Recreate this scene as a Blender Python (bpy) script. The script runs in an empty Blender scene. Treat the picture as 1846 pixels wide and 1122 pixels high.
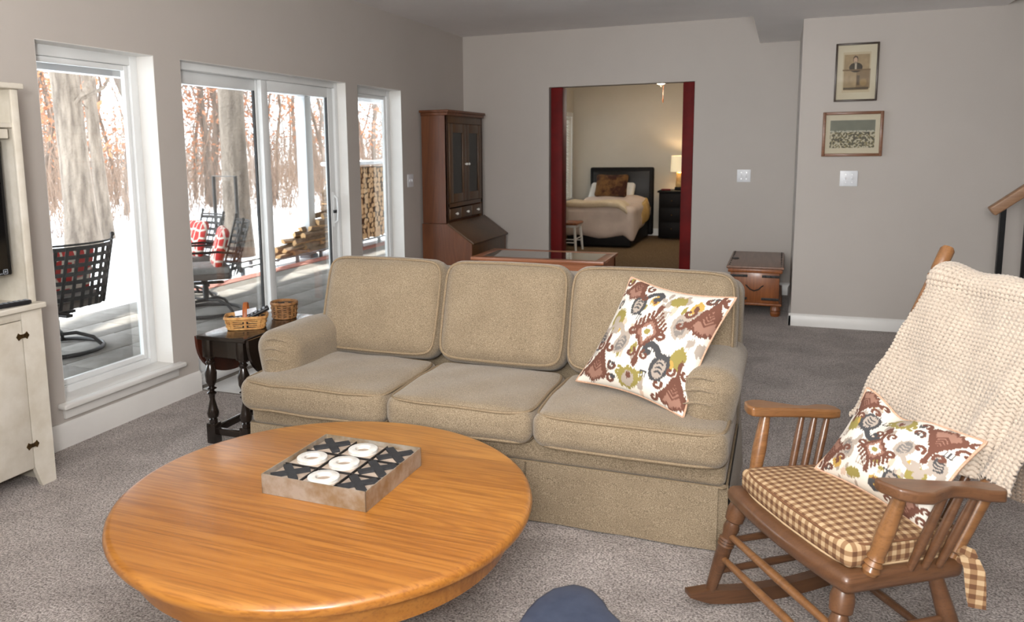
import bpy, math, random
import numpy as np
from mathutils import Vector, Matrix
random.seed(7); rng = np.random.default_rng(7)
scene = bpy.context.scene
COL = scene.collection
PI = math.pi
R = math.radians

# ------------------------------------------------------------------ camera
FPX, PPX, PPY, WPX, HPX = 1422.75, 837.35, 469.6, 1846.0, 1122.0
cam_r = Vector((0.92818645, 0.37186257, -0.01371678))
cam_u = Vector((-0.03934404, 0.13472614, 0.99010147))
cam_f = Vector((-0.37002968, 0.91845909, -0.13968155))
cd = bpy.data.cameras.new('camera')
cd.sensor_fit = 'HORIZONTAL'; cd.sensor_width = 36.0
cd.lens = 36.0 * FPX / WPX
cd.shift_x = (WPX/2 - PPX) / WPX
cd.shift_y = -(HPX/2 - PPY) / WPX
cd.clip_start = 0.05; cd.clip_end = 400
cd.dof.use_dof = True; cd.dof.focus_distance = 3.0; cd.dof.aperture_fstop = 5.0
cam = bpy.data.objects.new('camera', cd); COL.objects.link(cam)
cam.matrix_world = Matrix(((cam_r.x, cam_u.x, -cam_f.x, 0), (cam_r.y, cam_u.y, -cam_f.y, 0),
                           (cam_r.z, cam_u.z, -cam_f.z, 1.45), (0, 0, 0, 1)))
scene.camera = cam

# ------------------------------------------------------------------ world, sun, exposure
world = bpy.data.worlds.new('winter_sky'); scene.world = world; world.use_nodes = True
bg = world.node_tree.nodes['Background']
bg.inputs['Color'].default_value = (0.86, 0.93, 1.0, 1); bg.inputs['Strength'].default_value = 6.5
sd = bpy.data.lights.new('sun', 'SUN'); sd.energy = 14.0; sd.angle = R(1.2); sd.color = (1.0, 0.93, 0.82)
so = bpy.data.objects.new('sun', sd); COL.objects.link(so)
so.rotation_euler = Vector((-0.30, 0.72, 0.60)).to_track_quat('Z', 'Y').to_euler()
def area(name, loc, to, size, energy, color, sy=None):
    l = bpy.data.lights.new(name, 'AREA'); l.energy = energy; l.color = color
    l.shape = 'RECTANGLE'; l.size = size; l.size_y = sy or size
    o = bpy.data.objects.new(name, l); COL.objects.link(o); o.location = loc
    o.rotation_euler = (Vector(loc) - Vector(to)).to_track_quat('Z', 'Y').to_euler()
    return o
area('fill_near', (-0.1, 0.55, 2.39), (-0.2, 1.5, 0), 1.5, 12, (1.0, 0.98, 0.955))  # added overhead fill near the camera, no fixture there
rear = area('fill_rear', (-0.7, -1.9, 2.30), (-1.2, 8.0, 1.7), 1.0, 34, (1.0, 0.98, 0.955)); rear.data.spread = R(80)  # unseen fill behind the camera, added to brighten the far wall
area('bounce_fill', (0.0, -0.4, 1.70), (-0.35, 1.2, 3.0), 0.5, 168, (1.0, 0.985, 0.965))  # added uplight behind the camera, bounces off the ceiling like a flash
area('ceiling_fill_left', (-1.75, 0.75, 1.60), (-1.0, 2.6, 3.0), 0.4, 10, (1.0, 0.985, 0.965))  # second unseen uplight, added to lift the main ceiling
vs = scene.view_settings
vs.view_transform = 'Standard'; vs.look = 'None'; vs.exposure = -0.13; vs.gamma = 1.0; vs.use_curve_mapping = False

# ------------------------------------------------------------------ helpers
def S(r, g, b):
    f = lambda c: (c/255/12.92 if c/255 <= 0.04045 else ((c/255+0.055)/1.055)**2.4)
    return (f(r), f(g), f(b))
def tag(o, label=None, cat=None, group=None, kind=None):
    if label: o['label'] = label
    if cat: o['category'] = cat
    if group: o['group'] = group
    if kind: o['kind'] = kind
    return o
def empty(name, loc, label, cat, rz=0, group=None, rot=None):
    o = bpy.data.objects.new(name, None); COL.objects.link(o); o.location = loc
    o.rotation_euler = rot or (0, 0, rz); o.empty_display_size = 0.1
    return tag(o, label, cat, group)
def children(o): return [c for c in COL.objects if c.parent == o]
def copy_tree(o, parent=None):
    c = o.copy(); COL.objects.link(c); c.parent = parent
    for ch in list(o.children): copy_tree(ch, c)
    return c

class G:
    def __init__(s): s.v = []; s.f = []
    def add(s, vs, fs):
        o = len(s.v); s.v.extend([tuple(map(float, v)) for v in vs]); s.f.extend([tuple(int(i)+o for i in f) for f in fs]); return s
    def xf(s, M, start=0):
        for i in range(start, len(s.v)): s.v[i] = tuple(M @ Vector(s.v[i]))
        return s
    def box(s, x0, x1, y0, y1, z0, z1):
        v = [(x, y, z) for z in (z0, z1) for y in (y0, y1) for x in (x0, x1)]
        return s.add(v, [(0,2,3,1),(4,5,7,6),(0,1,5,4),(2,6,7,3),(0,4,6,2),(1,3,7,5)])
    def bb(s, x0, x1, y0, y1, z0, z1, r=0.004, seg=1, n=(1,1,1), fn=None):
        return s.rbox(((x0+x1)/2, (y0+y1)/2, (z0+z1)/2), (abs(x1-x0)/2, abs(y1-y0)/2, abs(z1-z0)/2), r, seg, n, fn)
    def rbox(s, c, h, r, seg=2, n=(1,1,1), fn=None):
        r = min(r, min(h)*0.98); ax = []
        for k in range(3):
            L = []
            for i in range(seg+1): L.append((-(h[k]-r), -math.tan((1-i/seg)*PI/4)))
            m = n[k]
            for i in range(1, m): L.append((-(h[k]-r)+2*(h[k]-r)*i/m, 0.0))
            for i in range(seg+1): L.append(((h[k]-r), math.tan(i/seg*PI/4)))
            ax.append(L)
        idx = {}; vs = []; fs = []
        def vid(p):
            key = (round(p[0], 6), round(p[1], 6), round(p[2], 6))
            if key not in idx: idx[key] = len(vs); vs.append(p)
            return idx[key]
        for k in range(3):
            a, b = (k+1) % 3, (k+2) % 3
            for sg in (-1, 1):
                grid = []
                for (ia, oa) in ax[a]:
                    row = []
                    for (ib, ob) in ax[b]:
                        inn = [0,0,0]; off = [0,0,0]
                        inn[k] = sg*(h[k]-r); off[k] = sg; inn[a] = ia; off[a] = oa; inn[b] = ib; off[b] = ob
                        l = math.sqrt(off[0]**2+off[1]**2+off[2]**2)
                        row.append(vid(tuple(inn[q]+r*off[q]/l for q in range(3))))
                    grid.append(row)
                for i in range(len(grid)-1):
                    for j in range(len(grid[0])-1):
                        q = [grid[i][j], grid[i+1][j], grid[i+1][j+1], grid[i][j+1]]
                        if len(set(q)) < 3: continue
                        q2 = []
                        for t in q:
                            if t not in q2: q2.append(t)
                        fs.append(tuple(q2 if sg > 0 else q2[::-1]))
        if fn: vs = [fn(p) for p in vs]
        return s.add([(p[0]+c[0], p[1]+c[1], p[2]+c[2]) for p in vs], fs)
    def frame(s, d):
        d = Vector(d).normalized(); a = Vector((0,0,1)) if abs(d.z) < 0.95 else Vector((1,0,0))
        u = d.cross(a).normalized(); return u, d.cross(u).normalized()
    def lathe(s, p0, p1, prof, n=16):
        p0 = Vector(p0); p1 = Vector(p1); u, w = s.frame(p1-p0); vs = []; fs = []
        for (t, r) in prof:
            c = p0.lerp(p1, t)
            for i in range(n):
                a = 2*PI*i/n; vs.append(c + u*(r*math.cos(a)) + w*(r*math.sin(a)))
        m = len(prof)
        for j in range(m-1):
            for i in range(n): fs.append((j*n+i, j*n+(i+1) % n, (j+1)*n+(i+1) % n, (j+1)*n+i))
        fs.append(tuple(range(n))[::-1]); fs.append(tuple((m-1)*n+i for i in range(n)))
        return s.add(vs, fs)
    def cyl(s, p0, p1, r0, r1=None, n=12): return s.lathe(p0, p1, [(0, r0), (1, r0 if r1 is None else r1)], n)
    def tube(s, pts, r, n=8, closed=False, flat=1.0):
        P = [Vector(p) for p in pts]; m = len(P); vs = []; fs = []
        T = [(P[(i+1) % m]-P[i-1] if closed else P[min(i+1, m-1)]-P[max(i-1, 0)]) for i in range(m)]
        u = None
        for i in range(m):
            t = T[i].normalized() if T[i].length > 1e-9 else Vector((0,0,1))
            if u is None: u = s.frame(t)[0]
            u = u - t*u.dot(t)
            u = u.normalized() if u.length > 1e-6 else s.frame(t)[0]
            w = t.cross(u); rr = r[i] if isinstance(r, (list, tuple)) else r
            for k in range(n):
                a = 2*PI*k/n; vs.append(P[i] + u*(rr*math.cos(a)) + w*(rr*flat*math.sin(a)))
        for i in range(m if closed else m-1):
            j = (i+1) % m
            for k in range(n): fs.append((i*n+k, i*n+(k+1) % n, j*n+(k+1) % n, j*n+k))
        if not closed: fs.append(tuple(range(n))[::-1]); fs.append(tuple((m-1)*n+k for k in range(n)))
        return s.add(vs, fs)
    def prism(s, poly, a0, a1, axis='z'):
        f = {'z': lambda p, t: (p[0], p[1], t), 'y': lambda p, t: (p[0], t, p[1]), 'x': lambda p, t: (t, p[0], p[1])}[axis]
        n = len(poly); ar = sum(poly[i][0]*poly[(i+1) % n][1]-poly[(i+1) % n][0]*poly[i][1] for i in range(n))
        if (ar < 0) != (axis == 'y'): poly = poly[::-1]
        vs = [f(p, a0) for p in poly] + [f(p, a1) for p in poly]
        fs = [tuple(range(n))[::-1], tuple(range(n, 2*n))] + [(i, (i+1) % n, n+(i+1) % n, n+i) for i in range(n)]
        return s.add(vs, fs)
    def sphere(s, c, r, n=12, m=8, sc=(1,1,1)):
        c = Vector(c); vs = [c+Vector((0,0,-r*sc[2]))]; fs = []
        for j in range(1, m):
            p = -PI/2+PI*j/m
            for i in range(n):
                a = 2*PI*i/n; vs.append(c+Vector((r*sc[0]*math.cos(p)*math.cos(a), r*sc[1]*math.cos(p)*math.sin(a), r*sc[2]*math.sin(p))))
        vs.append(c+Vector((0,0,r*sc[2])))
        for i in range(n): fs.append((0, 1+(i+1) % n, 1+i))
        for j in range(m-2):
            for i in range(n): fs.append((1+j*n+i, 1+j*n+(i+1) % n, 1+(j+1)*n+(i+1) % n, 1+(j+1)*n+i))
        for i in range(n): fs.append((1+(m-2)*n+i, 1+(m-2)*n+(i+1) % n, len(vs)-1))
        return s.add(vs, fs)
    def grid(s, P):
        P = np.asarray(P); a, b = P.shape[:2]
        return s.add(P.reshape(-1, 3), [(i*b+j, (i+1)*b+j, (i+1)*b+j+1, i*b+j+1) for i in range(a-1) for j in range(b-1)])
    def me(s, name, mat, smooth=35):
        m = bpy.data.meshes.new(name); m.from_pydata(s.v, [], s.f); m.materials.append(mat)
        if smooth:
            m.polygons.foreach_set('use_smooth', [True]*len(m.polygons)); m.update()
            if smooth < 180: m.set_sharp_from_angle(angle=R(smooth))
        m.update(); return m
    def obj(s, name, mat, parent=None, org=None, smooth=35, loc=None, rot=None):
        if org is not None: s.v = [(v[0]-org[0], v[1]-org[1], v[2]-org[2]) for v in s.v]
        o = bpy.data.objects.new(name, s.me(name, mat, smooth)); COL.objects.link(o)
        if parent: o.parent = parent
        if loc is not None: o.location = loc
        if rot is not None: o.rotation_euler = rot
        return o
def link(me, name, parent=None, loc=(0,0,0), rot=(0,0,0), sc=None):
    o = bpy.data.objects.new(name, me); COL.objects.link(o); o.parent = parent; o.location = loc; o.rotation_euler = rot
    if sc: o.scale = sc
    return o
def struct(o): o['kind'] = 'structure'; return o

# ------------------------------------------------------------------ materials
def newmat(name):
    m = bpy.data.materials.new(name); m.use_nodes = True; nt = m.node_tree
    return m, nt, nt.nodes['Principled BSDF']
def nd(nt, t, **k):
    n = nt.nodes.new(t)
    for a, b in k.items():
        if a.startswith('i_'): n.inputs[a[2:].replace('_', ' ')].default_value = b
        else: setattr(n, a, b)
    return n
def coords(nt, sc=(1,1,1), kind='Object', rot=(0,0,0)):
    tc = nd(nt, 'ShaderNodeTexCoord'); mp = nd(nt, 'ShaderNodeMapping')
    mp.inputs['Scale'].default_value = sc; mp.inputs['Rotation'].default_value = rot
    nt.links.new(tc.outputs[kind], mp.inputs['Vector']); return mp.outputs['Vector']
def noise(nt, vec, scale, detail=3, rough=.5, dist=0):
    n = nd(nt, 'ShaderNodeTexNoise'); n.inputs['Scale'].default_value = scale; n.inputs['Detail'].default_value = detail
    n.inputs['Roughness'].default_value = rough; n.inputs['Distortion'].default_value = dist
    nt.links.new(vec, n.inputs['Vector']); return n.outputs['Fac']
def ramp(nt, fac, stops):
    r = nd(nt, 'ShaderNodeValToRGB'); e = r.color_ramp.elements
    while len(e) < len(stops): e.new(0.5)
    for el, (p, c) in zip(e, stops): el.position = p; el.color = (*c, 1)
    nt.links.new(fac, r.inputs['Fac']); return r.outputs['Color']
def mix(nt, fac, a, b, mode='MIX'):
    m = nd(nt, 'ShaderNodeMix', data_type='RGBA', blend_type=mode)
    for sock, val in ((m.inputs[0], fac), (m.inputs[6], a), (m.inputs[7], b)):
        if hasattr(val, 'is_output'): nt.links.new(val, sock)
        else: sock.default_value = val if not isinstance(val, tuple) else (*val, 1) if len(val) == 3 else val
    return m.outputs[2]
def bump(nt, bs, fac, strength, dist=.01):
    b = nd(nt, 'ShaderNodeBump'); b.inputs['Strength'].default_value = strength; b.inputs['Distance'].default_value = dist
    nt.links.new(fac, b.inputs['Height']); nt.links.new(b.outputs['Normal'], bs.inputs['Normal'])
def mat(name, c, rough=.5, metal=0, c2=None, scale=8, st=(1,1,1), bmp=0, bsc=200, bdist=.002, coat=0, spec=.5, sheen=0, emit=0, lo=.35, hi=.65):
    m, nt, bs = newmat(name)
    bs.inputs['Roughness'].default_value = rough; bs.inputs['Metallic'].default_value = metal
    bs.inputs['Base Color'].default_value = (*c, 1); bs.inputs['Coat Weight'].default_value = coat
    bs.inputs['Specular IOR Level'].default_value = spec; bs.inputs['Sheen Weight'].default_value = sheen
    v = coords(nt, st)
    f = noise(nt, v, scale, 4, .6)
    nt.links.new(ramp(nt, f, [(lo, c), (hi, c2 or tuple(x*.9 for x in c))]), bs.inputs['Base Color'])
    if bmp: bump(nt, bs, noise(nt, coords(nt), bsc, 3), bmp, bdist)
    if emit: bs.inputs['Emission Color'].default_value = (*c, 1); bs.inputs['Emission Strength'].default_value = emit
    return m
def wood(name, dark, mid, light, axis='x', scale=1.0, rough=.35, coat=.2, planks=0, bmp=.15, bands=9, contrast=1.0):
    m, nt, bs = newmat(name)
    st = {'x': (.09, 1, 1), 'y': (1, .09, 1), 'z': (1, 1, .09)}[axis]; st = tuple(a*scale for a in st)
    v = coords(nt, st)
    warp = noise(nt, v, 3.0, 3, .5, .6)
    w = nd(nt, 'ShaderNodeMath', operation='MULTIPLY'); nt.links.new(warp, w.inputs[0]); w.inputs[1].default_value = bands
    fr = nd(nt, 'ShaderNodeMath', operation='PINGPONG'); nt.links.new(w.outputs[0], fr.inputs[0]); fr.inputs[1].default_value = .5
    fr2 = nd(nt, 'ShaderNodeMath', operation='MULTIPLY'); nt.links.new(fr.outputs[0], fr2.inputs[0]); fr2.inputs[1].default_value = 2
    c = ramp(nt, fr2.outputs[0], [(0, mid), (.55, light), (.85, mid), (1, tuple(a*.6+b*.4 for a, b in zip(mid, dark)))])
    st2 = tuple(a*(.35 if a == min(st) else 1) for a in st)
    pores = noise(nt, coords(nt, st2), 130, 2, .6)
    pf = ramp(nt, pores, [(.36, (1, 1, 1)), (.50, (0, 0, 0))])
    pm = nd(nt, 'ShaderNodeMath', operation='MULTIPLY'); nt.links.new(pf, pm.inputs[0]); pm.inputs[1].default_value = .55*contrast
    c = mix(nt, pm.outputs[0], c, dark)
    big = noise(nt, coords(nt, st), 1.3, 2)
    c = mix(nt, .5, c, ramp(nt, big, [(.3, tuple(x*.75 for x in mid)), (.7, tuple(min(1, x*1.15) for x in light))]), 'MIX')
    if planks:
        tc = nd(nt, 'ShaderNodeTexCoord'); sp = nd(nt, 'ShaderNodeSeparateXYZ'); nt.links.new(tc.outputs['Object'], sp.inputs[0])
        q = nd(nt, 'ShaderNodeMath', operation='MULTIPLY'); nt.links.new(sp.outputs['Y' if axis != 'y' else 'X'], q.inputs[0]); q.inputs[1].default_value = planks
        fl = nd(nt, 'ShaderNodeMath', operation='FLOOR'); nt.links.new(q.outputs[0], fl.inputs[0])
        wn = nd(nt, 'ShaderNodeTexWhiteNoise', noise_dimensions='1D'); nt.links.new(fl.outputs[0], wn.inputs['W'])
        c = mix(nt, 1.0, c, ramp(nt, wn.outputs['Value'], [(0, (.86, .80, .74)), (1, (1.10, 1.10, 1.10))]), 'MULTIPLY')
    nt.links.new(c, bs.inputs['Base Color'])
    bs.inputs['Roughness'].default_value = rough; bs.inputs['Coat Weight'].default_value = coat; bs.inputs['Coat Roughness'].default_value = .15
    if bmp: bump(nt, bs, pores, bmp, .0015)
    return m
def attrmat(name, rough=.85, bmp=0, bsc=900, sheen=0):
    m, nt, bs = newmat(name)
    a = nd(nt, 'ShaderNodeAttribute'); a.attribute_name = 'col'
    nt.links.new(a.outputs['Color'], bs.inputs['Base Color']); bs.inputs['Roughness'].default_value = rough
    bs.inputs['Sheen Weight'].default_value = sheen
    if bmp: bump(nt, bs, noise(nt, coords(nt), bsc, 2), bmp, .001)
    return m
def glass(name, tint=(1,1,1), refl=1.0):
    m = bpy.data.materials.new(name); m.use_nodes = True; nt = m.node_tree; nt.nodes.clear()
    o = nd(nt, 'ShaderNodeOutputMaterial'); mx = nd(nt, 'ShaderNodeMixShader'); t = nd(nt, 'ShaderNodeBsdfTransparent')
    g = nd(nt, 'ShaderNodeBsdfGlossy'); g.inputs['Roughness'].default_value = .02; t.inputs['Color'].default_value = (*tint, 1)
    f = nd(nt, 'ShaderNodeFresnel'); f.inputs['IOR'].default_value = 1.4
    k = nd(nt, 'ShaderNodeMath', operation='MULTIPLY'); k.inputs[1].default_value = refl; nt.links.new(f.outputs[0], k.inputs[0])
    nt.links.new(k.outputs[0], mx.inputs[0]); nt.links.new(t.outputs[0], mx.inputs[1]); nt.links.new(g.outputs[0], mx.inputs[2])
    nt.links.new(mx.outputs[0], o.inputs['Surface']); return m
def carpet_mat():
    m, nt, bs = newmat('carpet')
    v = coords(nt)
    f1 = noise(nt, v, 135, 3, .7); f2 = noise(nt, v, 45, 2, .6); f3 = noise(nt, v, 3.2, 3, .55, .8)
    c = ramp(nt, f1, [(.36, S(66, 58, 54)), (.45, S(152, 142, 136)), (.54, S(208, 198, 192)), (.64, S(244, 238, 234))])
    c = mix(nt, .32, c, ramp(nt, f2, [(.35, S(124, 113, 107)), (.65, S(214, 204, 198))]))
    c = mix(nt, 1.0, c, ramp(nt, f3, [(.36, (.74, .73, .72)), (.62, (.98, .98, .98))]), 'MULTIPLY')
    nt.links.new(c, bs.inputs['Base Color']); bs.inputs['Roughness'].default_value = .95; bs.inputs['Specular IOR Level'].default_value = .15
    bs.inputs['Sheen Weight'].default_value = .15
    bump(nt, bs, f1, .9, .012); return m
def weave_mat(name, c1, c2, c3):
    m, nt, bs = newmat(name)
    v = coords(nt)
    f1 = noise(nt, v, 330, 2, .6); f2 = noise(nt, v, 6, 3, .5)
    c = ramp(nt, f1, [(.30, c1), (.5, c2), (.72, c3)])
    c = mix(nt, 1.0, c, ramp(nt, f2, [(.3, (.90, .89, .88)), (.7, (1.05, 1.05, 1.05))]), 'MULTIPLY')
    nt.links.new(c, bs.inputs['Base Color']); bs.inputs['Roughness'].default_value = .9; bs.inputs['Sheen Weight'].default_value = .25
    bs.inputs['Specular IOR Level'].default_value = .2
    bump(nt, bs, f1, .5, .003); return m

M = {}
M['wall'] = mat('wall_paint', S(192, 185, 178), .75, c2=S(189, 182, 175), scale=1.5, bmp=.05, bsc=350)
M['bedwall'] = mat('bedroom_paint', S(198, 190, 176), .8, c2=S(192, 184, 170), scale=1.5)
M['ceil'] = mat('ceiling_paint', S(244, 241, 240), .85, c2=S(240, 237, 236), scale=2)
M['white'] = mat('white_trim_paint', S(232, 230, 226), .35, c2=S(226, 224, 220), scale=3)
M['vinyl'] = mat('white_vinyl', S(236, 238, 238), .3, c2=S(230, 232, 232), scale=3)
M['carpet'] = carpet_mat()
M['tile'] = mat('pale_tile', S(214, 214, 212), .3, c2=S(198, 198, 196), scale=6)
M['glass'] = glass('window_glass', (.97, .985, .98), .4)
M['picglass'] = glass('picture_glass', (.98, .98, .97), .35)
M['cabglass'] = glass('cabinet_glass', (.80, .86, .86), 1.3)
M['tableglass'] = glass('table_glass', (.75, .80, .80), 2.2)
M['sofa'] = weave_mat('sofa_weave', S(106, 93, 75), S(141, 125, 102), S(174, 158, 134))
M['piping'] = mat('sofa_piping', S(150, 132, 106), .85, c2=S(126, 108, 84), scale=200)
M['oak'] = wood('honey_oak', S(100, 50, 16), S(162, 103, 40), S(188, 130, 58), 'x', 1.0, .32, .3, planks=5.3, bands=14, contrast=1.3)
M['oakrim'] = wood('honey_oak_apron', S(96, 48, 16), S(152, 94, 36), S(176, 118, 50), 'x', 1.0, .35, .3, bands=10)
M['rock'] = wood('rocker_maple', S(46, 27, 16), S(88, 58, 37), S(108, 74, 49), 'y', 1.6, .38, .25, bands=6)
M['rocklt'] = wood('rocker_pale_wood', S(68, 40, 20), S(120, 81, 47), S(142, 99, 60), 'y', 1.6, .36, .25, bands=6)  # paler brown for far arm, posts, front stretchers and stool
M['cherry'] = wood('desk_pine', S(44, 20, 8), S(98, 54, 27), S(120, 70, 38), 'z', 1.2, .42, .1, bands=7)
M['desklid'] = wood('desk_front_pine', S(36, 22, 10), S(78, 50, 24), S(98, 66, 34), 'z', 1.2, .42, .1, bands=7)
M['pine'] = wood('display_table_wood', S(110, 56, 30), S(168, 102, 66), S(190, 124, 86), 'x', 1.2, .35, .2, bands=6)
M['chestw'] = wood('chest_wood', S(60, 28, 10), S(128, 70, 32), S(152, 90, 44), 'z', 1.5, .4, .15, bands=6)
M['chesttop'] = wood('chest_lid_wood', S(70, 44, 32), S(118, 86, 70), S(138, 104, 86), 'y', 1.2, .35, .2, bands=5)
M['black'] = mat('black_lacquer', S(22, 17, 14), .22, c2=S(34, 24, 18), scale=5, coat=.4)
M['leaf'] = mat('reddish_leaf_inside', S(74, 34, 20), .4, c2=S(54, 24, 14), scale=9)
M['iron'] = mat('dark_iron', S(38, 36, 36), .5, .3, c2=S(52, 49, 48), scale=20)
M['blackiron'] = mat('black_iron', S(14, 14, 15), .4, .4, c2=S(20, 20, 22), scale=20)
M['greyiron'] = mat('grey_iron', S(74, 78, 84), .5, .3, c2=S(92, 96, 100), scale=12)
M['white_old'] = mat('aged_white_paint', S(226, 220, 208), .5, c2=S(208, 200, 184), scale=7, bmp=.1, bsc=40)
M['greyback'] = mat('grey_white_back_boards', S(196, 198, 196), .6, c2=S(176, 180, 178), scale=4, st=(1, 1, .2))
M['brass'] = mat('aged_brass', S(104, 80, 46), .45, .7, c2=S(70, 54, 32), scale=60)
M['chrome'] = mat('satin_chrome', S(200, 200, 200), .25, .9)
M['porcelain'] = mat('porcelain', S(238, 236, 230), .2)
M['plate'] = mat('switch_plastic', S(232, 234, 238), .35)
M['screen'] = mat('tv_screen', S(6, 6, 8), .12, spec=.6)
M['tvcase'] = mat('tv_case', S(10, 10, 11), .3)
M['red'] = mat('oxblood_paint', S(112, 12, 10), .6, c2=S(90, 8, 8), scale=5, bmp=.1, bsc=60, spec=.25)
M['navy'] = mat('navy_leather', S(58, 66, 84), .45, c2=S(48, 56, 74), scale=30)
M['galv'] = mat('weathered_metal', S(186, 178, 166), .45, .6, c2=S(158, 136, 106), scale=14, lo=.4, hi=.65)
M['tilewood'] = wood('whitewashed_wood', S(104, 86, 72), S(160, 142, 126), S(186, 170, 154), 'x', 6, .7, 0, bands=5)
M['xblack'] = mat('charcoal_paint', S(36, 37, 40), .6, c2=S(46, 47, 50), scale=60)
M['owhite'] = mat('chalky_white_paint', S(222, 222, 218), .6, c2=S(200, 196, 188), scale=40)
M['wick'] = mat('basket_splint', S(206, 160, 98), .6, c2=S(168, 116, 62), scale=35)
M['wick2'] = mat('basket_splint_dark', S(158, 114, 68), .6, c2=S(112, 74, 40), scale=35)
M['handle'] = mat('basket_handle', S(176, 100, 48), .45, c2=S(150, 80, 36), scale=20)
M['paper'] = mat('paper', S(226, 230, 238), .6)
M['remote'] = mat('remote_plastic', S(26, 26, 30), .4)
M['button'] = mat('remote_buttons', S(150, 156, 164), .5)
M['duvet'] = mat('duvet_cotton', S(222, 204, 190), .85, c2=S(206, 188, 174), scale=3, bmp=.15, bsc=25, bdist=.01)
M['blanket'] = mat('blanket', S(220, 204, 176), .9, c2=S(206, 186, 152), scale=6, bmp=.3, bsc=90)
M['golden'] = mat('gold_sheet', S(186, 150, 84), .85, c2=S(206, 176, 116), scale=4)
M['darkbed'] = mat('dark_bed_leather', S(14, 11, 10), .55, c2=S(20, 15, 14), scale=10, spec=.2)
M['headpanel'] = mat('headboard_panel', S(30, 25, 20), .4, c2=S(22, 18, 15), scale=4, spec=.3)
M['bedcarpet'] = mat('bedroom_carpet', S(132, 110, 86), .95, c2=S(98, 80, 60), scale=60, bmp=.5, bsc=130, bdist=.01, spec=.1)
M['fur'] = mat('plush_pillow', S(120, 84, 44), .95, c2=S(62, 30, 16), scale=7, bmp=.8, bsc=60, bdist=.02, lo=.4, hi=.6)
M['shade'] = mat('lamp_shade', S(240, 222, 184), .8, emit=.55)
M['bowl'] = mat('fan_light_bowl', S(255, 240, 214), .5, emit=1.6)
M['lampbase'] = mat('lamp_base', S(196, 168, 112), .4, c2=S(140, 108, 60), scale=12)
M['blind'] = mat('blind_slat', S(240, 240, 236), .5)
M['print_mat'] = mat('picture_mount', S(214, 206, 186), .7, c2=S(208, 198, 176), scale=4)
M['framedk'] = wood('dark_frame_wood', S(24, 16, 10), S(52, 38, 26), S(66, 48, 34), 'z', 2, .4, .1)
M['framelt'] = wood('walnut_frame_wood', S(60, 34, 20), S(118, 76, 50), S(136, 92, 64), 'x', 2, .4, .1)
M['railw'] = wood('handrail_oak', S(92, 64, 42), S(146, 108, 78), S(166, 128, 96), 'x', 2, .45, .05)
M['print'] = attrmat('printed_paper', .6)
M['ikat'] = attrmat('ikat_cotton', .9, .25, 700)
M['cord'] = mat('pillow_cord', S(206, 172, 146), .8, c2=S(186, 148, 122), scale=200)
M['yarn'] = attrmat('knit_yarn', .95, .5, 500, .3)
M['cushin'] = mat('cabinet_dark_inside', S(40, 30, 22), .8)
M['china'] = mat('china', S(170, 190, 196), .2, c2=S(120, 150, 160), scale=20)
M['paver'] = mat('concrete_paver', S(150, 144, 138), .85, c2=S(128, 122, 116), scale=5, bmp=.2, bsc=60)
M['brick'] = mat('patio_brick', S(168, 104, 88), .85, c2=S(140, 82, 70), scale=7, bmp=.2, bsc=80)
M['joint'] = mat('patio_joint_sand', S(120, 114, 106), .95, c2=S(100, 94, 88), scale=30)
M['snow'] = mat('snow', S(244, 247, 252), .7, c2=S(238, 242, 250), scale=.6, bmp=.3, bsc=3, bdist=.05)
M['bark'] = mat('oak_bark', S(140, 126, 112), .95, c2=S(92, 80, 70), scale=9, st=(1, 1, .16), bmp=.9, bsc=18, bdist=.05)
M['bark2'] = mat('grey_bark', S(128, 112, 100), .95, c2=S(92, 80, 70), scale=6, st=(1, 1, .2))
M['brush'] = mat('twig_bark', S(150, 126, 108), .95, c2=S(118, 98, 84), scale=6)
M['leaves'] = mat('dry_oak_leaf', S(190, 130, 92), .8, c2=S(158, 100, 68), scale=3)
M['logbark'] = mat('firewood_bark', S(150, 124, 100), .95, c2=S(112, 92, 74), scale=14, bmp=.6, bsc=30, bdist=.02)
M['logend'] = mat('firewood_cut', S(222, 184, 134), .85, c2=S(188, 142, 96), scale=14)
M['postp'] = mat('deck_post_paint', S(222, 224, 226), .6, c2=S(214, 217, 220), scale=3)
M['deckwood'] = mat('deck_underside', S(96, 88, 80), .85, c2=S(76, 70, 64), scale=5)
M['redfab'] = None
M['taupe'] = mat('taupe_sling', S(122, 112, 104), .8, c2=S(108, 98, 92), scale=60)
M['greycush'] = mat('grey_seat_cushion', S(168, 164, 160), .9, c2=S(150, 146, 142), scale=30)
def lattice_fab():
    m, nt, bs = newmat('red_lattice_fabric')
    v = coords(nt, (9, 9, 9))
    vo = nd(nt, 'ShaderNodeTexVoronoi', feature='DISTANCE_TO_EDGE'); vo.inputs['Scale'].default_value = 1.0; vo.inputs['Randomness'].default_value = .35
    nt.links.new(v, vo.inputs['Vector'])
    nt.links.new(ramp(nt, vo.outputs['Distance'], [(.07, S(236, 222, 206)), (.11, S(206, 48, 44))]), bs.inputs['Base Color']); bs.inputs['Roughness'].default_value = .85
    return m
M['redfab'] = lattice_fab()
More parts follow.
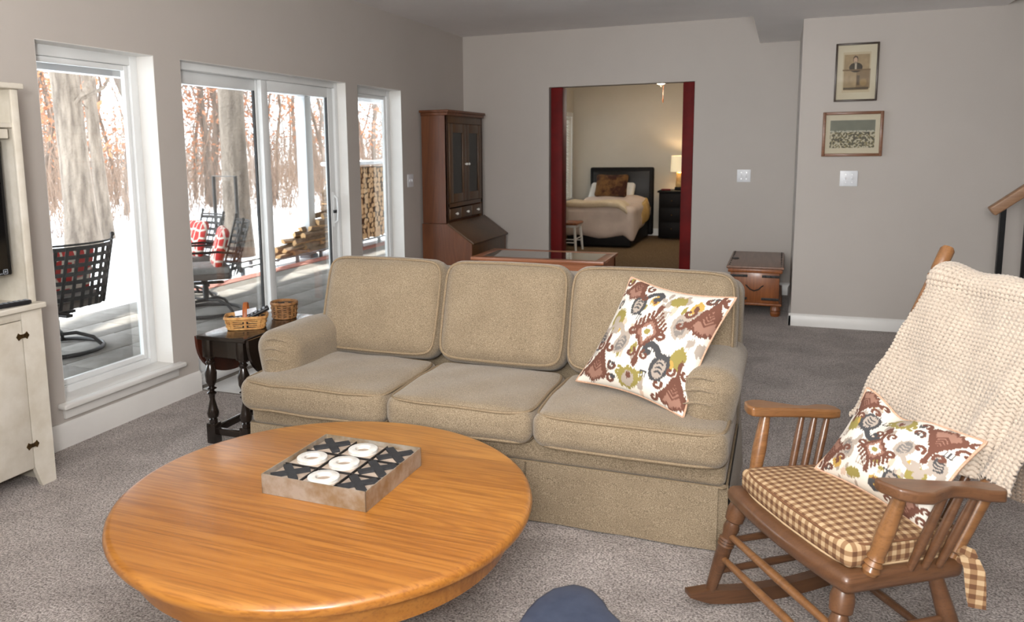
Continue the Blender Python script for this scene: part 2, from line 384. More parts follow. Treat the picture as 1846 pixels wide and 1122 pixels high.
def gingham():
    m, nt, bs = newmat('brown_gingham')
    uv = nd(nt, 'ShaderNodeUVMap'); uv.uv_map = 'uv'; sp = nd(nt, 'ShaderNodeSeparateXYZ'); nt.links.new(uv.outputs[0], sp.inputs[0])
    fs = []
    for ax in ('X', 'Y'):
        a = nd(nt, 'ShaderNodeMath', operation='MULTIPLY'); nt.links.new(sp.outputs[ax], a.inputs[0]); a.inputs[1].default_value = 1/.026
        b = nd(nt, 'ShaderNodeMath', operation='FRACT'); nt.links.new(a.outputs[0], b.inputs[0])
        c = nd(nt, 'ShaderNodeMath', operation='GREATER_THAN'); nt.links.new(b.outputs[0], c.inputs[0]); c.inputs[1].default_value = .5
        fs.append(c.outputs[0])
    s = nd(nt, 'ShaderNodeMath', operation='ADD'); nt.links.new(fs[0], s.inputs[0]); nt.links.new(fs[1], s.inputs[1])
    h = nd(nt, 'ShaderNodeMath', operation='MULTIPLY'); nt.links.new(s.outputs[0], h.inputs[0]); h.inputs[1].default_value = .5
    c = ramp(nt, h.outputs[0], [(0, S(192, 165, 129)), (.5, S(148, 115, 82)), (1, S(106, 72, 48))])
    nt.links.new(c, bs.inputs['Base Color']); bs.inputs['Roughness'].default_value = .9
    bump(nt, bs, noise(nt, coords(nt), 700, 2), .25, .001); return m
M['ging'] = gingham()

# ================================================================== the room
XL, YB, YP, ZC, ZS, PXW = -3.28, 8.177, 6.79, 2.653, 2.405, 0.104
XO = XL - 0.20
W1 = (2.784, 3.545, 0.205, 1.991); SL = (3.754, 5.644, 0.0, 1.991); W3 = (5.834, 6.637, 0.205, 1.991)

struct(G().box(-3.36, 4.0, -2.6, 13.3, -0.12, 0.0).obj('floor', M['carpet'], smooth=0))
def wall_with_holes(name, m, axis, a0, a1, z0, z1, t0, t1, holes):
    us = sorted({a0, a1, *[h[0] for h in holes], *[h[1] for h in holes]}); zs = sorted({z0, z1, *[h[2] for h in holes], *[h[3] for h in holes]})
    g = G()
    inside = lambda u, z: any(h[0] < u < h[1] and h[2] < z < h[3] for h in holes)
    for i in range(len(us)-1):
        j = 0
        while j < len(zs)-1:
            if inside((us[i]+us[i+1])/2, (zs[j]+zs[j+1])/2): j += 1; continue
            k = j
            while k+1 < len(zs)-1 and not inside((us[i]+us[i+1])/2, (zs[k+1]+zs[k+2])/2): k += 1
            if axis == 'y': g.box(t0, t1, us[i], us[i+1], zs[j], zs[k+1])
            else: g.box(us[i], us[i+1], t0, t1, zs[j], zs[k+1])
            j = k+1
    return struct(g.obj(name, m, smooth=0))
wall_with_holes('wall_left', M['wall'], 'y', -2.6, 8.177, -0.12, ZC, XO, XL, [W1, SL, W3])
wall_with_holes('wall_back', M['wall'], 'x', XO, 3.9, 0, 2.75, YB, YB+0.14, [(-2.312, -0.834, -0.01, 2.078)])
struct(G().box(PXW, 3.9, YP, YB, 0, ZS).box(1.425, 3.9, YP, YB, ZS, 3.9).obj('wall_right', M['wall'], smooth=0))
struct(G().box(3.9, 4.0, -2.6, 8.3, 0, 3.9).obj('wall_side', M['wall'], smooth=0))
struct(G().box(XO, 4.0, -2.7, -2.6, 0, 3.0).obj('wall_front', M['wall'], smooth=0))
g = G().box(XO, -0.249, -2.6, YB, ZC, ZC+.1).box(-0.249, 3.9, -2.6, 5.2, ZS, ZC+.1).box(-0.249, 1.425, 5.2, YB, ZS, ZC+.1).box(1.425, 3.9, 5.2, YP, 3.9, 4.0).box(1.3, 3.9, 5.1, 5.2, ZC+.1, 3.9).box(1.3, 1.425, 5.2, YP, ZC+.1, 3.9)
struct(g.obj('ceiling', M['ceil'], smooth=0))
# bedroom shell
BY = 13.1; BW = (11.4, 12.93, .62, 1.95)
wall_with_holes('wall_bedroom_left', M['bedwall'], 'y', YB+.14, BY, 0, 2.66, XO, XL, [BW])
struct(G().box(XO, 1.0, BY, BY+.12, 0, 2.66).obj('wall_bedroom_far', M['bedwall'], smooth=0))
struct(G().box(.9, 1.0, YB+.14, BY, 0, 2.66).obj('wall_bedroom_right', M['bedwall'], smooth=0))
struct(G().box(XO, 1.0, YB+.14, BY, 2.60, 2.70).obj('ceiling_bedroom', M['ceil'], smooth=0))
struct(G().box(XL, .9, YB+.07, BY, 0.0, .004).obj('floor_bedroom', M['bedcarpet'], smooth=0))
# red timber posts in the opening
o = struct(G().bb(-2.297, -2.172, YB+.02, YB+.20, 0.001, 2.074, .006).obj('trim_1', M['red'])); o['label'] = 'oxblood red post at left of bedroom opening'
o = struct(G().bb(-0.945, -0.836, YB+.005, YB+.12, 0.001, 2.074, .006).obj('trim_2', M['red'])); o['label'] = 'oxblood red post at right of bedroom opening'
# baseboards
def base_prof(t=.016, h=.12): return [(0, 0), (t, 0), (t, h-.02), (t*.5, h-.004), (t*.3, h), (0, h)]
struct(G().prism([(XL+a, z) for a, z in base_prof(.018, .125)], -2.6, 3.754, 'y').prism([(XL+a, z) for a, z in base_prof(.018, .125)], 5.644, YB, 'y').obj('baseboard_left', M['white']))
g = G().prism([(YB-a, z) for a, z in base_prof()], XL, -2.312, 'x').prism([(YB-a, z) for a, z in base_prof()], -.834, PXW, 'x')
struct(g.obj('baseboard_back', M['white']))
g = G().prism([(YP-a, z) for a, z in base_prof(.016, .1)], PXW-.016, 1.42, 'x').prism([(PXW-a, z) for a, z in base_prof(.016, .1)], YP-.016, YB, 'y')
struct(g.obj('baseboard_right', M['white']))
struct(G().prism([(BY-a, z) for a, z in base_prof()], XL, .9, 'x').obj('baseboard_bedroom', M['white']))

# ------------------------------------------------------------------ windows and sliding door
def window(name, W, label, sill_over=.055):
    y0, y1, z0, z1 = W
    root = bpy.data.objects.new(name, None); COL.objects.link(root); root.location = (XL, (y0+y1)/2, z0); struct(root); root['label'] = label
    og = (XL, (y0+y1)/2, z0); fx0, fx1 = XL-.175, XL-.12; fw = .055
    g = G().bb(fx0, fx1, y0, y0+fw, z0, z1).bb(fx0, fx1, y1-fw, y1, z0, z1).bb(fx0, fx1, y0+fw, y1-fw, z0, z0+fw).bb(fx0, fx1, y0+fw, y1-fw, z1-fw, z1)
    g.obj('window_frame', M['vinyl'], root, og)
    s2 = .03; a0, a1, b0, b1 = y0+fw, y1-fw, z0+fw, z1-fw; gx0, gx1 = XL-.165, XL-.135
    g = G().bb(gx0, gx1, a0, a0+s2, b0, b1, .006).bb(gx0, gx1, a1-s2, a1, b0, b1, .006).bb(gx0, gx1, a0+s2, a1-s2, b0, b0+s2, .006).bb(gx0, gx1, a0+s2, a1-s2, b1-s2, b1, .006)
    g.obj('sash', M['vinyl'], root, og)
    G().box(XL-.152, XL-.148, a0+s2, a1-s2, b0+s2, b1-s2).obj('pane', M['glass'], root, og, smooth=0)
    g = G().bb(XL-.12, XL, y0+.001, y1-.001, z0-.005, z0+.022, .002).bb(XL, XL+sill_over, y0-.05, y1+.05, z0-.005, z0+.022, .008, 2)
    g.obj('window_sill', M['white'], root, og)
    G().bb(XL, XL+.018, y0-.02, y1+.02, z0-.06, z0-.006, .003).obj('apron', M['white'], root, og)
    G().box(XL-.12, XL-.001, y0, y0+.003, z0+.022, z1).box(XL-.12, XL-.001, y1-.003, y1, z0+.022, z1).box(XL-.12, XL-.001, y0, y1, z1-.003, z1).obj('reveal', M['white'], root, og, smooth=0)
window('window_1', W1, 'tall fixed window by the white cabinet')
window('window_2', W3, 'narrow tall window right of the sliding door')
def slider():
    y0, y1, z0, z1 = SL; og = (XL, (y0+y1)/2, 0)
    root = bpy.data.objects.new('door_1', None); COL.objects.link(root); root.location = og; struct(root); root['label'] = 'white sliding glass patio door'
    x0, x1 = XL-.19, XL-.08; fw = .045
    G().bb(x0, x1, y0, y0+fw, z0, z1).bb(x0, x1, y1-fw, y1, z0, z1).bb(x0, x1, y0+fw, y1-fw, z1-fw, z1).obj('door_frame', M['vinyl'], root, og)
    G().bb(x0, x1+.03, y0+fw, y1-fw, 0, .045, .006).bb(x0+.03, x0+.04, y0+fw, y1-fw, .045, .06, .002).bb(x1-.04, x1-.03, y0+fw, y1-fw, .045, .06, .002).obj('threshold', M['vinyl'], root, og)
    ym = 4.66
    def panel(nm, a, b, xa, xb, handle):
        sw = .075; pz0, pz1 = .05, z1-fw
        pr = G().bb(xa, xb, a, a+sw, pz0, pz1, .005).bb(xa, xb, b-sw, b, pz0, pz1, .005).bb(xa, xb, a+sw, b-sw, pz0, pz0+.1, .005).bb(xa, xb, a+sw, b-sw, pz1-sw, pz1, .005).obj(nm, M['vinyl'], root, og)
        xm = (xa+xb)/2
        q = G().box(xm-.003, xm+.003, a+sw, b-sw, pz0+.1, pz1-sw).obj('pane', M['glass'], pr, None, smooth=0)
        q.data.transform(Matrix.Translation((-og[0], -og[1], -og[2])))
        gk = G().box(xm-.006, xm+.012, b-sw-.012, b-sw, pz0+.1, pz1-sw).obj('gasket', M['iron'], pr, None, smooth=0) if not handle else G().box(xm-.006, xm+.012, b-sw-.01, b-sw, pz0+.1, pz1-sw).obj('gasket', M['iron'], pr, None, smooth=0)
        gk.data.transform(Matrix.Translation((-og[0], -og[1], -og[2])))
        if handle:
            yc = b-.035
            h = G().bb(xb, xb+.008, yc-.02, yc+.02, .84, 1.12, .003).tube([(xb+.006, yc, .87), (xb+.035, yc-.005, .89), (xb+.04, yc-.005, .98), (xb+.035, yc-.005, 1.07), (xb+.006, yc, 1.09)], .009)
            h.obj('handle', M['vinyl'], pr, og)
            G().bb(xb+.008, xb+.03, yc-.03, yc+.012, .95, .975, .004).obj('latch', M['blackiron'], pr, og)
    panel('fixed_panel', y0+fw, ym+.06, x0+.015, x0+.05, False)
    panel('sliding_panel', ym, y1-fw, x1-.055, x1-.02, True)
    G().box(XL-.08, XL-.001, y1-.003, y1, 0, z1).box(XL-.08, XL-.001, y0, y1, z1-.003, z1).box(XL-.08, XL-.001, y0, y0+.003, 0, z1).obj('reveal', M['white'], root, og, smooth=0)
slider()
# tiled strip inside the sliding door
root = struct(bpy.data.objects.new('floor_tile_strip', None)); COL.objects.link(root)
G().box(XL-.05, -2.97, 3.76, 5.64, .0005, .003).obj('grout', M['joint'], root, smooth=0)
for i in range(6):
    for j in range(1):
        G().bb(-3.27, -2.98, 3.765+i*.3125, 3.765+i*.3125+.305, .002, .009, .003).obj('tile', M['tile'], root)

# ------------------------------------------------------------------ wall plates
def plate(loc, axis, gangs, label):
    e = empty('light_switch', loc, label, 'switch'); w = .125 if gangs == 2 else .08
    if axis == 'x': e.rotation_euler = (0, 0, PI/2)   # faces +x
    G().bb(-w/2, w/2, -.006, 0, -.06, .06, .005, 2).obj('cover_plate', M['plate'], e)
    for i in range(gangs):
        x = (i-(gangs-1)/2)*.046
        G().bb(x-.006, x+.006, -.016, -.005, -.010, .013, .003).obj('toggle', M['plate'], e)
        for z in (-.03, .03): G().cyl((x, -.0075, z), (x, -.0055, z), .003, n=8).obj('screw', M['chrome'], e)
plate((XL, 6.79, 1.16), 'x', 2, 'white switch plate between narrow window and secretary desk')
plate((-.351, YB, 1.155), 'y', 2, 'white double switch plate right of red-posted opening')
plate((.474, YP, 1.184), 'y', 2, 'white double switch plate below the two framed pictures')

# ------------------------------------------------------------------ framed pictures
def colour_grid(name, C, mat_, parent, w, h, loc):
    n, k = C.shape[:2]; xs = np.linspace(-w/2, w/2, k); zs = np.linspace(h/2, -h/2, n)
    P = np.zeros((n, k, 3)); P[..., 0] = xs[None]; P[..., 2] = zs[:, None]
    g = G().grid(P); m = g.me(name, mat_, 0)
    a = m.color_attributes.new('col', 'FLOAT_COLOR', 'POINT'); a.data.foreach_set('color', np.c_[C.reshape(-1, 3), np.ones(n*k)].astype(np.float32).ravel())
    o = link(m, name, parent, loc); return o
def rnd_field(n, k, s):
    a = rng.random((max(2, n//s+2), max(2, k//s+2))); yy = np.linspace(0, a.shape[0]-1.001, n); xx = np.linspace(0, a.shape[1]-1.001, k)
    y0 = yy.astype(int); x0 = xx.astype(int); fy = (yy-y0)[:, None]; fx = (xx-x0)[None]
    return (a[np.ix_(y0, x0)]*(1-fy)*(1-fx)+a[np.ix_(y0+1, x0)]*fy*(1-fx)+a[np.ix_(y0, x0+1)]*(1-fy)*fx+a[np.ix_(y0+1, x0+1)]*fy*fx)
def picture(cx, cz, w, h, fw, fm, label, art, aw, ah):
    e = empty('framed_picture', (cx, YP, cz), label, 'picture', group=None)
    y0, y1 = -.025, -.002
    g = G().bb(-w/2, -w/2+fw, y0, y1, -h/2, h/2, .003).bb(w/2-fw, w/2, y0, y1, -h/2, h/2, .003).bb(-w/2+fw, w/2-fw, y0, y1, -h/2, -h/2+fw, .003).bb(-w/2+fw, w/2-fw, y0, y1, h/2-fw, h/2, .003)
    g.obj('frame', fm, e)
    G().box(-w/2+fw, w/2-fw, -.010, -.004, -h/2+fw, h/2-fw).obj('mount', M['print_mat'], e, smooth=0)
    colour_grid('print', art, M['print'], e, aw, ah, (0, -.0105, 0))
    G().box(-w/2+fw, w/2-fw, -.016, -.0145, -h/2+fw, h/2-fw).obj('glass', M['picglass'], e, smooth=0)
n, k = 130, 100
yy, xx = np.mgrid[0:1:n*1j, 0:1:k*1j]
A = np.array(S(166, 144, 112))*(.85+.3*rnd_field(n, k, 9)[..., None]); 
def paint(A, msk, c, f=.9): A[msk] = A[msk]*(1-f)+np.array(S(*c))*f
paint(A, (yy < .06) | (yy > .94) | (xx < .05) | (xx > .95), (202, 188, 160))
paint(A, (yy > .42) & (yy < .46) & (xx > .12), (108, 86, 60)); paint(A, (yy > .46) & (yy < .9) & (xx > .5), (120, 96, 66), .7)
paint(A, ((xx-.47)/.24)**2+((yy-.38)/.12)**2 < 1, (34, 28, 24)); paint(A, (yy > .425) & (yy < .46), (122, 98, 70))
paint(A, ((xx-.45)/.095)**2+((yy-.185)/.095)**2 < 1, (72, 56, 46)); paint(A, ((xx-.45)/.072)**2+((yy-.205)/.075)**2 < 1, (204, 172, 146)); paint(A, (abs(xx-.46) < .035) & (yy > .27) & (yy < .42), (196, 184, 166)); paint(A, ((xx-.45)/.05)**2+((yy-.262)/.03)**2 < 1, (150, 136, 122))
paint(A, (abs(xx-.57) < .05) & (yy > .58) & (yy < .82), (76, 62, 48), .7); paint(A, ((xx-.76)/.12)**2+((yy-.75)/.09)**2 < 1, (168, 140, 92), .6); paint(A, (abs(yy-.9) < .03) & (xx > .05) & (xx < .95), (74, 62, 46))
picture(.487, 1.985, .295, .432, .014, M['framedk'], 'narrow dark-framed sepia print hung above the wider framed print', A, .19, .30)
n, k = 110, 170
yy, xx = np.mgrid[0:1:n*1j, 0:1:k*1j]
A = np.array(S(122, 124, 112))*(.9+.2*rnd_field(n, k, 16)[..., None])
crowd = rnd_field(n, k, 5); cr2 = rnd_field(n, k, 3); msk = yy > .42+.05*np.sin(xx*40)*cr2
B = np.where((crowd > .55)[..., None], np.array(S(196, 188, 166)), np.array(S(96, 92, 80))); B = np.where((cr2 < .22)[..., None], np.array(S(58, 54, 46)), B); B = np.where(((crowd > .4) & (crowd < .5))[..., None], np.array(S(150, 138, 96)), B)
A = np.where(msk[..., None], B, A); paint(A, (abs(yy-.40) < .03) & (cr2 > .35), (206, 202, 188), .8)
picture(.481, 1.523, .418, .338, .022, M['framelt'], 'wide walnut-framed crowd print hung below the narrow print', A, .31, .21)

# ================================================================== sofa
SO = (-1.165, 3.25, 0.0)
sofa = empty('sofa', SO, 'tan woven three-seat skirted sofa with rolled arms', 'sofa')
SX0, SX1 = -2.205, -0.125
G().bb(SX0+.03, SX1-.03, 2.83, 3.66, .02, .30, .03, 2).bb(SX0+.02, SX1-.02, 2.815, 3.65, .235, .335, .03, 3).obj('base', M['sofa'], sofa, SO)
def skirt(x0, x1, y, wob=.0025):
    nx = max(6, int((x1-x0)/.03)); P = []
    for j in range(7):
        z = .235*(1-j/6)+.006
        P.append([(x0+(x1-x0)*i/nx, y-.012*(j/6)+wob*(j/6)*math.sin(i*.7+x0*9), z) for i in range(nx+1)])
    P = np.array(P); B = P.copy(); B[..., 1] += .012
    g = G().grid(P[:, ::-1]).grid(B)
    return g
for x0, x1 in ((-.885, SX1-.045), (-1.465, -.893), (SX0+.02, -1.473)): skirt(x0, x1, 2.812).obj('skirt_panel', M['sofa'], sofa, SO)
for sx in (SX0, SX1):
    g = skirt(-.84, 0, 0); 
    for i, v in enumerate(g.v): g.v[i] = (sx+(v[1] if sx == SX0 else -v[1])*1.0-(.008 if sx == SX1 else -.008), 2.83-v[0], v[2])
    g.obj('skirt_panel', M['sofa'], sofa, SO, smooth=60)
skirt(SX1-.075, SX1-.012, 2.835).obj('corner_pleat', M['sofa'], sofa, SO)
g = G().tube([(SX0+.02, 2.818, .238), (SX1-.03, 2.818, .238), (SX1-.02, 2.828, .238), (SX1-.018, 2.84, .238), (SX1-.018, 3.64, .238)], .005, 6)
g.obj('skirt_piping', M['piping'], sofa, SO)
def arm(cx, s):
    nx = lambda p: p
    def fn(p):
        x, y, z = p; t = (z+.2)/.42                     # fuller roll at the top, swept outward
        f = max(0, min(1, (t-.35)/.5)); x = x*(.80+.30*f) + s*.012*f
        if y > 0: z -= .03*(y/.38)*f
        y += .035*math.cos(x*14)*(1 if y < -.2 else 0)*-f*.6
        return (x, y, z)
    a = G().rbox((cx, 3.245, .435), (.105, .375, .215), .095, 5, (4, 10, 5), fn).obj('arm', M['sofa'], sofa, SO, smooth=180)
    for k, zz in enumerate((.612, .575, .530)):       # gathered pleats on the arm front
        ysf = 2.87+.095-math.sqrt(max(1e-4, .095**2-max(0, zz-.555)**2))
        ysf -= .021*max(0, min(1, ((zz-.235)/.42-.35)/.5))
        pts = [(cx-s*.02+s*(.055-.11*i/8), ysf-.003+(.0 if 0 < i < 8 else .008), zz+.014*math.sin(i/8*PI)-.004*k) for i in range(9)]
        q = G().tube(pts, [.001+.0055*math.sin(PI*i/8) for i in range(9)], 8).obj('pleat', M['sofa'], a); q.data.transform(Matrix.Translation((-SO[0], -SO[1], 0)))
arm(SX0+.115, -1); arm(SX1-.105, 1)
G().rbox(((SX0+SX1)/2, 3.60, .52), ((SX1-SX0)/2-.01, .11, .345), .06, 4, (6, 1, 3)).obj('back_frame', M['sofa'], sofa, SO, smooth=180)
def cushion(nm, c, h, r, puff, rot=0, seed=0, tcut=0, n=(16, 14, 4), pipe=True, sag=0):
    ph = random.Random(seed).random()*6
    def fn(p):
        x, y, z = p; u, v, w = x/h[0], y/h[1], z/h[2]
        b = (1-min(1, abs(u))**2.2)*(1-min(1, abs(v))**2.2)
        z2 = z + puff*b*w + .004*math.sin(x*23+ph)*math.sin(y*19+ph*2)*w
        if sag: z2 -= sag*b
        k = 1+.02*(1-v*v)*(1 if abs(u) > .6 else 0)
        x2 = x*k; y2 = y*(1+.035*(1-u*u)*(1 if abs(v) > .6 else 0)*(1-w*w*.5))
        return (x2, y2, z2)
    Mx = Matrix.Translation(c) @ Matrix.Rotation(rot, 4, 'X')
    o = G().rbox((0, 0, 0), h, r, 4, n, fn).xf(Mx).obj(nm, M['sofa'], sofa, SO, smooth=180)
    if pipe:
        for w in (-1, 1):
            pts = []; q = r*.42
            for k in range(96):
                a = 2*PI*k/96; cc, ss = math.cos(a), math.sin(a); e = 2/9
                x = (h[0]-q*.55)*math.copysign(abs(cc)**e, cc); y = (h[1]-q*.55)*math.copysign(abs(ss)**e, ss)
                pts.append(Mx @ Vector(fn((x, y, w*(h[2]-q*.55)))))
            t = G().tube(pts, .0062, 6, True).obj('piping', M['piping'], o, SO)
    return o
sx = [SX0+.02, -1.465, -.845, SX1-.01]
for i in range(3):
    a, b = sx[i]+.003, sx[i+1]-.003
    cushion('seat_cushion', ((a+b)/2, 3.02, .398), ((b-a)/2, .295, .068), .05, .020, 0, i)
bx = [-2.105, -1.468, -.857, -.15]
for i in range(3):
    a, b = bx[i]+.004, bx[i+1]-.004
    o = cushion('back_cushion', ((a+b)/2, 3.40, .688), ((b-a)/2, .237, .085), .07, .035, R(72), 10+i, n=(16, 12, 4))

# ------------------------------------------------------------------ ikat pillows
NI = 320
def ikat_canvas(seed):
    r2 = np.random.default_rng(seed)
    Y, X = np.mgrid[0:1:NI*1j, 0:1:NI*1j]         # X right, Y up
    f = np.repeat(r2.random(NI//2), 2)[:NI]-.5; f2 = np.repeat(r2.random(NI//5+1), 5)[:NI]-.5
    Yj = Y + (.022*f+.018*f2)[None, :]*1.0
    C = np.ones((NI, NI, 3))*np.array(S(226, 221, 210)); C *= (1+.03*(r2.random((NI, NI, 1))-.5))
    br, ol, go, ch, tp, pk = S(106, 68, 54), S(146, 134, 72), S(186, 152, 78), S(70, 70, 72), S(168, 156, 144), S(208, 184, 164)
    def put(m, c): C[m] = np.array(c)
    def ell(cx, cy, rx, ry, c, a=0, soft=True):
        x = X-cx; y = (Yj if soft else Y)-cy; ca, sa = math.cos(a), math.sin(a)
        put(((x*ca+y*sa)/rx)**2+((-x*sa+y*ca)/ry)**2 < 1, c)
    def stroke(pts, w, c, soft=False):
        D = np.full(X.shape, 9.); yy_ = Yj if soft else Y
        for (x0, y0), (x1, y1) in zip(pts[:-1], pts[1:]):
            dx, dy = x1-x0, y1-y0; t = np.clip(((X-x0)*dx+(yy_-y0)*dy)/(dx*dx+dy*dy+1e-9), 0, 1)
            D = np.minimum(D, np.hypot(X-x0-t*dx, yy_-y0-t*dy))
        put(D < w, c)
    def curl(cx, cy, rad, s, c, w=.011, a0=0):
        stroke([(cx+s*rad*(1-.75*t)*math.cos(a0+t*5.2), cy+rad*(1-.75*t)*math.sin(a0+t*5.2)) for t in np.linspace(0, 1, 12)], w, c)
    def paisley(cx, cy, sc, c, ci, s=1, a=0.3):
        ell(cx, cy, .055*sc, .085*sc, c, s*a); 
        stroke([(cx+s*sc*x, cy+sc*y) for x, y in ((.02, .06), (.05, .10), (.09, .12), (.12, .10), (.115, .07), (.09, .065))], .017*sc, c)
        ell(cx, cy-.01, .034*sc, .058*sc, ci, s*a)
        for k in range(3): stroke([(cx-.018*sc, cy-.03*sc+k*.025*sc), (cx, cy-.02*sc+k*.025*sc), (cx+.018*sc, cy-.03*sc+k*.025*sc)], .005*sc, c)
    def dots(cx, cy, c, n=3, L=.06):
        for k in range(n):
            x = cx+.022*k; stroke([(x, cy), (x, cy-L)], .0035, c); ell(x, cy, .010, .010, c, soft=False)
    def medal(cx, cy, sc, c, ci):
        d = abs(X-cx)/(.085*sc)+abs(Yj-cy)/(.105*sc); put(d < 1, c); put(d < .72, S(150, 112, 96)); put(d < .48, S(240, 234, 222)); ell(cx, cy, .018*sc, .018*sc, ci, soft=False)
        for k in range(6):
            t = k/5; x = cx-.085*sc*(1-t); y = cy+.105*sc*t
            stroke([(x, y), (x-.01*sc, y+.045*sc)], .007*sc, c); stroke([(2*cx-x, y), (2*cx-x+.01*sc, y+.045*sc)], .007*sc, c)
        stroke([(cx, cy+.1*sc), (cx, cy+.165*sc)], .010*sc, c); ell(cx, cy+.165*sc, .016*sc, .022*sc, c)
        for s in (-1, 1): curl(cx+s*.095*sc, cy-.01, .035*sc, s, c, .009*sc, 2.2); curl(cx+s*.045*sc, cy-.135*sc, .03*sc, s, c, .008*sc, 2.0)
        stroke([(cx, cy-.1*sc), (cx, cy-.19*sc)], .010*sc, c); ell(cx, cy-.18*sc, .020*sc, .032*sc, c)
    def spire(cx, cy, sc, c, ci):
        d = abs(X-cx)/(.11*sc)+np.maximum(0, Yj-cy)/(.20*sc)+np.maximum(0, cy-Yj)/(.06*sc); put(d < 1, c); put(d < .6, ci)
        for k in range(4): stroke([(cx, cy+.02*sc+k*.025*sc), (cx-.035*sc+.006*k, cy+.055*sc+k*.025*sc)], .006*sc, c); stroke([(cx, cy+.02*sc+k*.025*sc), (cx+.035*sc-.006*k, cy+.055*sc+k*.025*sc)], .006*sc, c)
        stroke([(cx, cy+.16*sc), (cx, cy+.26*sc)], .012*sc, c); ell(cx, cy+.25*sc, .016*sc, .03*sc, c)
        for s in (-1, 1):
            curl(cx+s*.055*sc, cy+.19*sc, .034*sc, s, c, .010*sc, 2.5); curl(cx+s*.12*sc, cy+.08*sc, .036*sc, s, c, .010*sc, 2.5); curl(cx+s*.13*sc, cy-.01*sc, .03*sc, s, c, .010*sc, 2.3)
    # soft tan and olive blushes first
    for _ in range(60): ell(r2.random(), r2.random(), .012+.02*r2.random(), .02+.04*r2.random(), [tp, pk, ol, tp][r2.integers(4)])
    ell(.16, .60, .075, .10, ol); curl(.225, .52, .04, 1, go, .013, 3); ell(.15, .58, .035, .05, tp)
    ell(.50, .13, .10, .10, ol); ell(.50, .12, .055, .07, tp); ell(.50, .15, .022, .03, br); curl(.40, .16, .045, -1, ol, .014, 1.5); curl(.60, .16, .045, 1, ol, .014, 1.5)
    ell(.86, .40, .06, .09, ol); curl(.80, .33, .04, -1, go, .013, 2); ell(.62, .88, .07, .055, ol); ell(.43, .85, .045, .06, go); ell(.43, .84, .02, .03, br); ell(.80, .84, .05, .07, go); ell(.80, .83, .022, .035, br)
    paisley(.30, .77, 1.3, ch, tp, 1); paisley(.33, .41, 1.25, tp, S(120, 116, 112), -1); paisley(.76, .66, 1.35, tp, S(130, 124, 118), 1); paisley(.74, .29, 1.45, ch, tp, -1, .2); paisley(.08, .42, 1.1, tp, ch, 1)
    medal(.52, .55, 1.45, br, ol)
    spire(.17, .09, 1.35, br, S(150, 112, 96)); spire(.17, .86, 1.15, br, S(150, 112, 96)); spire(.93, .68, 1.35, br, S(150, 112, 96)); spire(.90, .06, 1.2, br, S(150, 112, 96))
    dots(.30, .22, ch); dots(.63, .46, ch, 2); dots(.86, .96, ch); dots(.55, .76, tp, 4, .09); dots(.36, .68, ch, 2, .05); dots(.60, .22, ch, 3, .05); dots(.88, .56, tp, 2, .08); dots(.05, .30, ch)
    ell(.08, .74, .03, .045, ch); ell(.08, .74, .016, .026, tp); ell(.36, .10, .03, .02, ch)
    return C
def pillow(name, corners, thick, canvas, label, m=150, ears=.03, crease=0, squash=None, flipuv=None):
    bl, br, tr, tl = [np.array(c, float) for c in corners]
    cen = (bl+br+tr+tl)/4; nrm = np.cross(br-bl, tl-bl); nrm /= np.linalg.norm(nrm)
    e = empty(name, tuple(cen), label, 'pillow')
    u = np.linspace(0, 1, m); U, V = np.meshgrid(u, u)            # V up
    du = .055*np.sin(PI*V)*(1-2*U); dv = .055*np.sin(PI*U)*(1-2*V)  # edges pulled in, corners out
    U2, V2 = U+du*np.abs(1-2*U)**1.0, V+dv*np.abs(1-2*V)**1.0
    P = (bl*((1-U2)*(1-V2))[..., None]+br*(U2*(1-V2))[..., None]+tr*(U2*V2)[..., None]+tl*((1-U2)*V2)[..., None])
    prof = (np.clip(4*U*(1-U), 0, 1)**.55)*(np.clip(4*V*(1-V), 0, 1)**.55)
    wr = .06*np.sin(9*U+3*V)*np.sin(7*V-2*U)*prof
    hgt = thick*(prof+wr*.35)
    if crease: hgt = hgt*(1-crease*np.exp(-((U-.32)/.10)**2)*np.clip((V-.45)*2, 0, 1)); P = P-np.array([0, 0, .35])*0
    if squash is not None: P = P+squash(U, V)[..., None]*np.array([0, 0, -1.0])
    ii = np.clip((V*(NI-1)).astype(int), 0, NI-1); jj = np.clip((U*(NI-1)).astype(int), 0, NI-1)
    for nm, sg, cv in (('front_cover', 1, canvas), ('back_cover', -1, canvas[:, ::-1])):
        Q = P+nrm*(hgt*sg)[..., None]-cen
        gr = G().grid(Q if sg > 0 else Q[:, ::-1])
        gr.f = [f[::-1] for f in gr.f]
        me = gr.me(nm, M['ikat'], 180)
        cc = cv[ii, jj]; cc = cc if sg > 0 else cc[:, ::-1]
        a = me.color_attributes.new('col', 'FLOAT_COLOR', 'POINT'); a.data.foreach_set('color', np.c_[cc.reshape(-1, 3), np.ones(m*m)].astype(np.float32).ravel())
        link(me, nm, e)
    q = P-cen; loop = list(q[0, :-1])+list(q[:-1, -1])+list(q[-1, :0:-1])+list(q[:0:-1, 0])
    G().tube(loop[::2], .0045, 6, True).obj('cord_trim', M['cord'], e)
    return e
pillow('throw_pillow', [(-.755, 3.085, .50), (-.300, 2.845, .475), (-.143, 3.065, .885), (-.558, 3.205, .922)], .088, ikat_canvas(3), 'cream ikat throw pillow leaning in right corner of sofa', ears=.04)

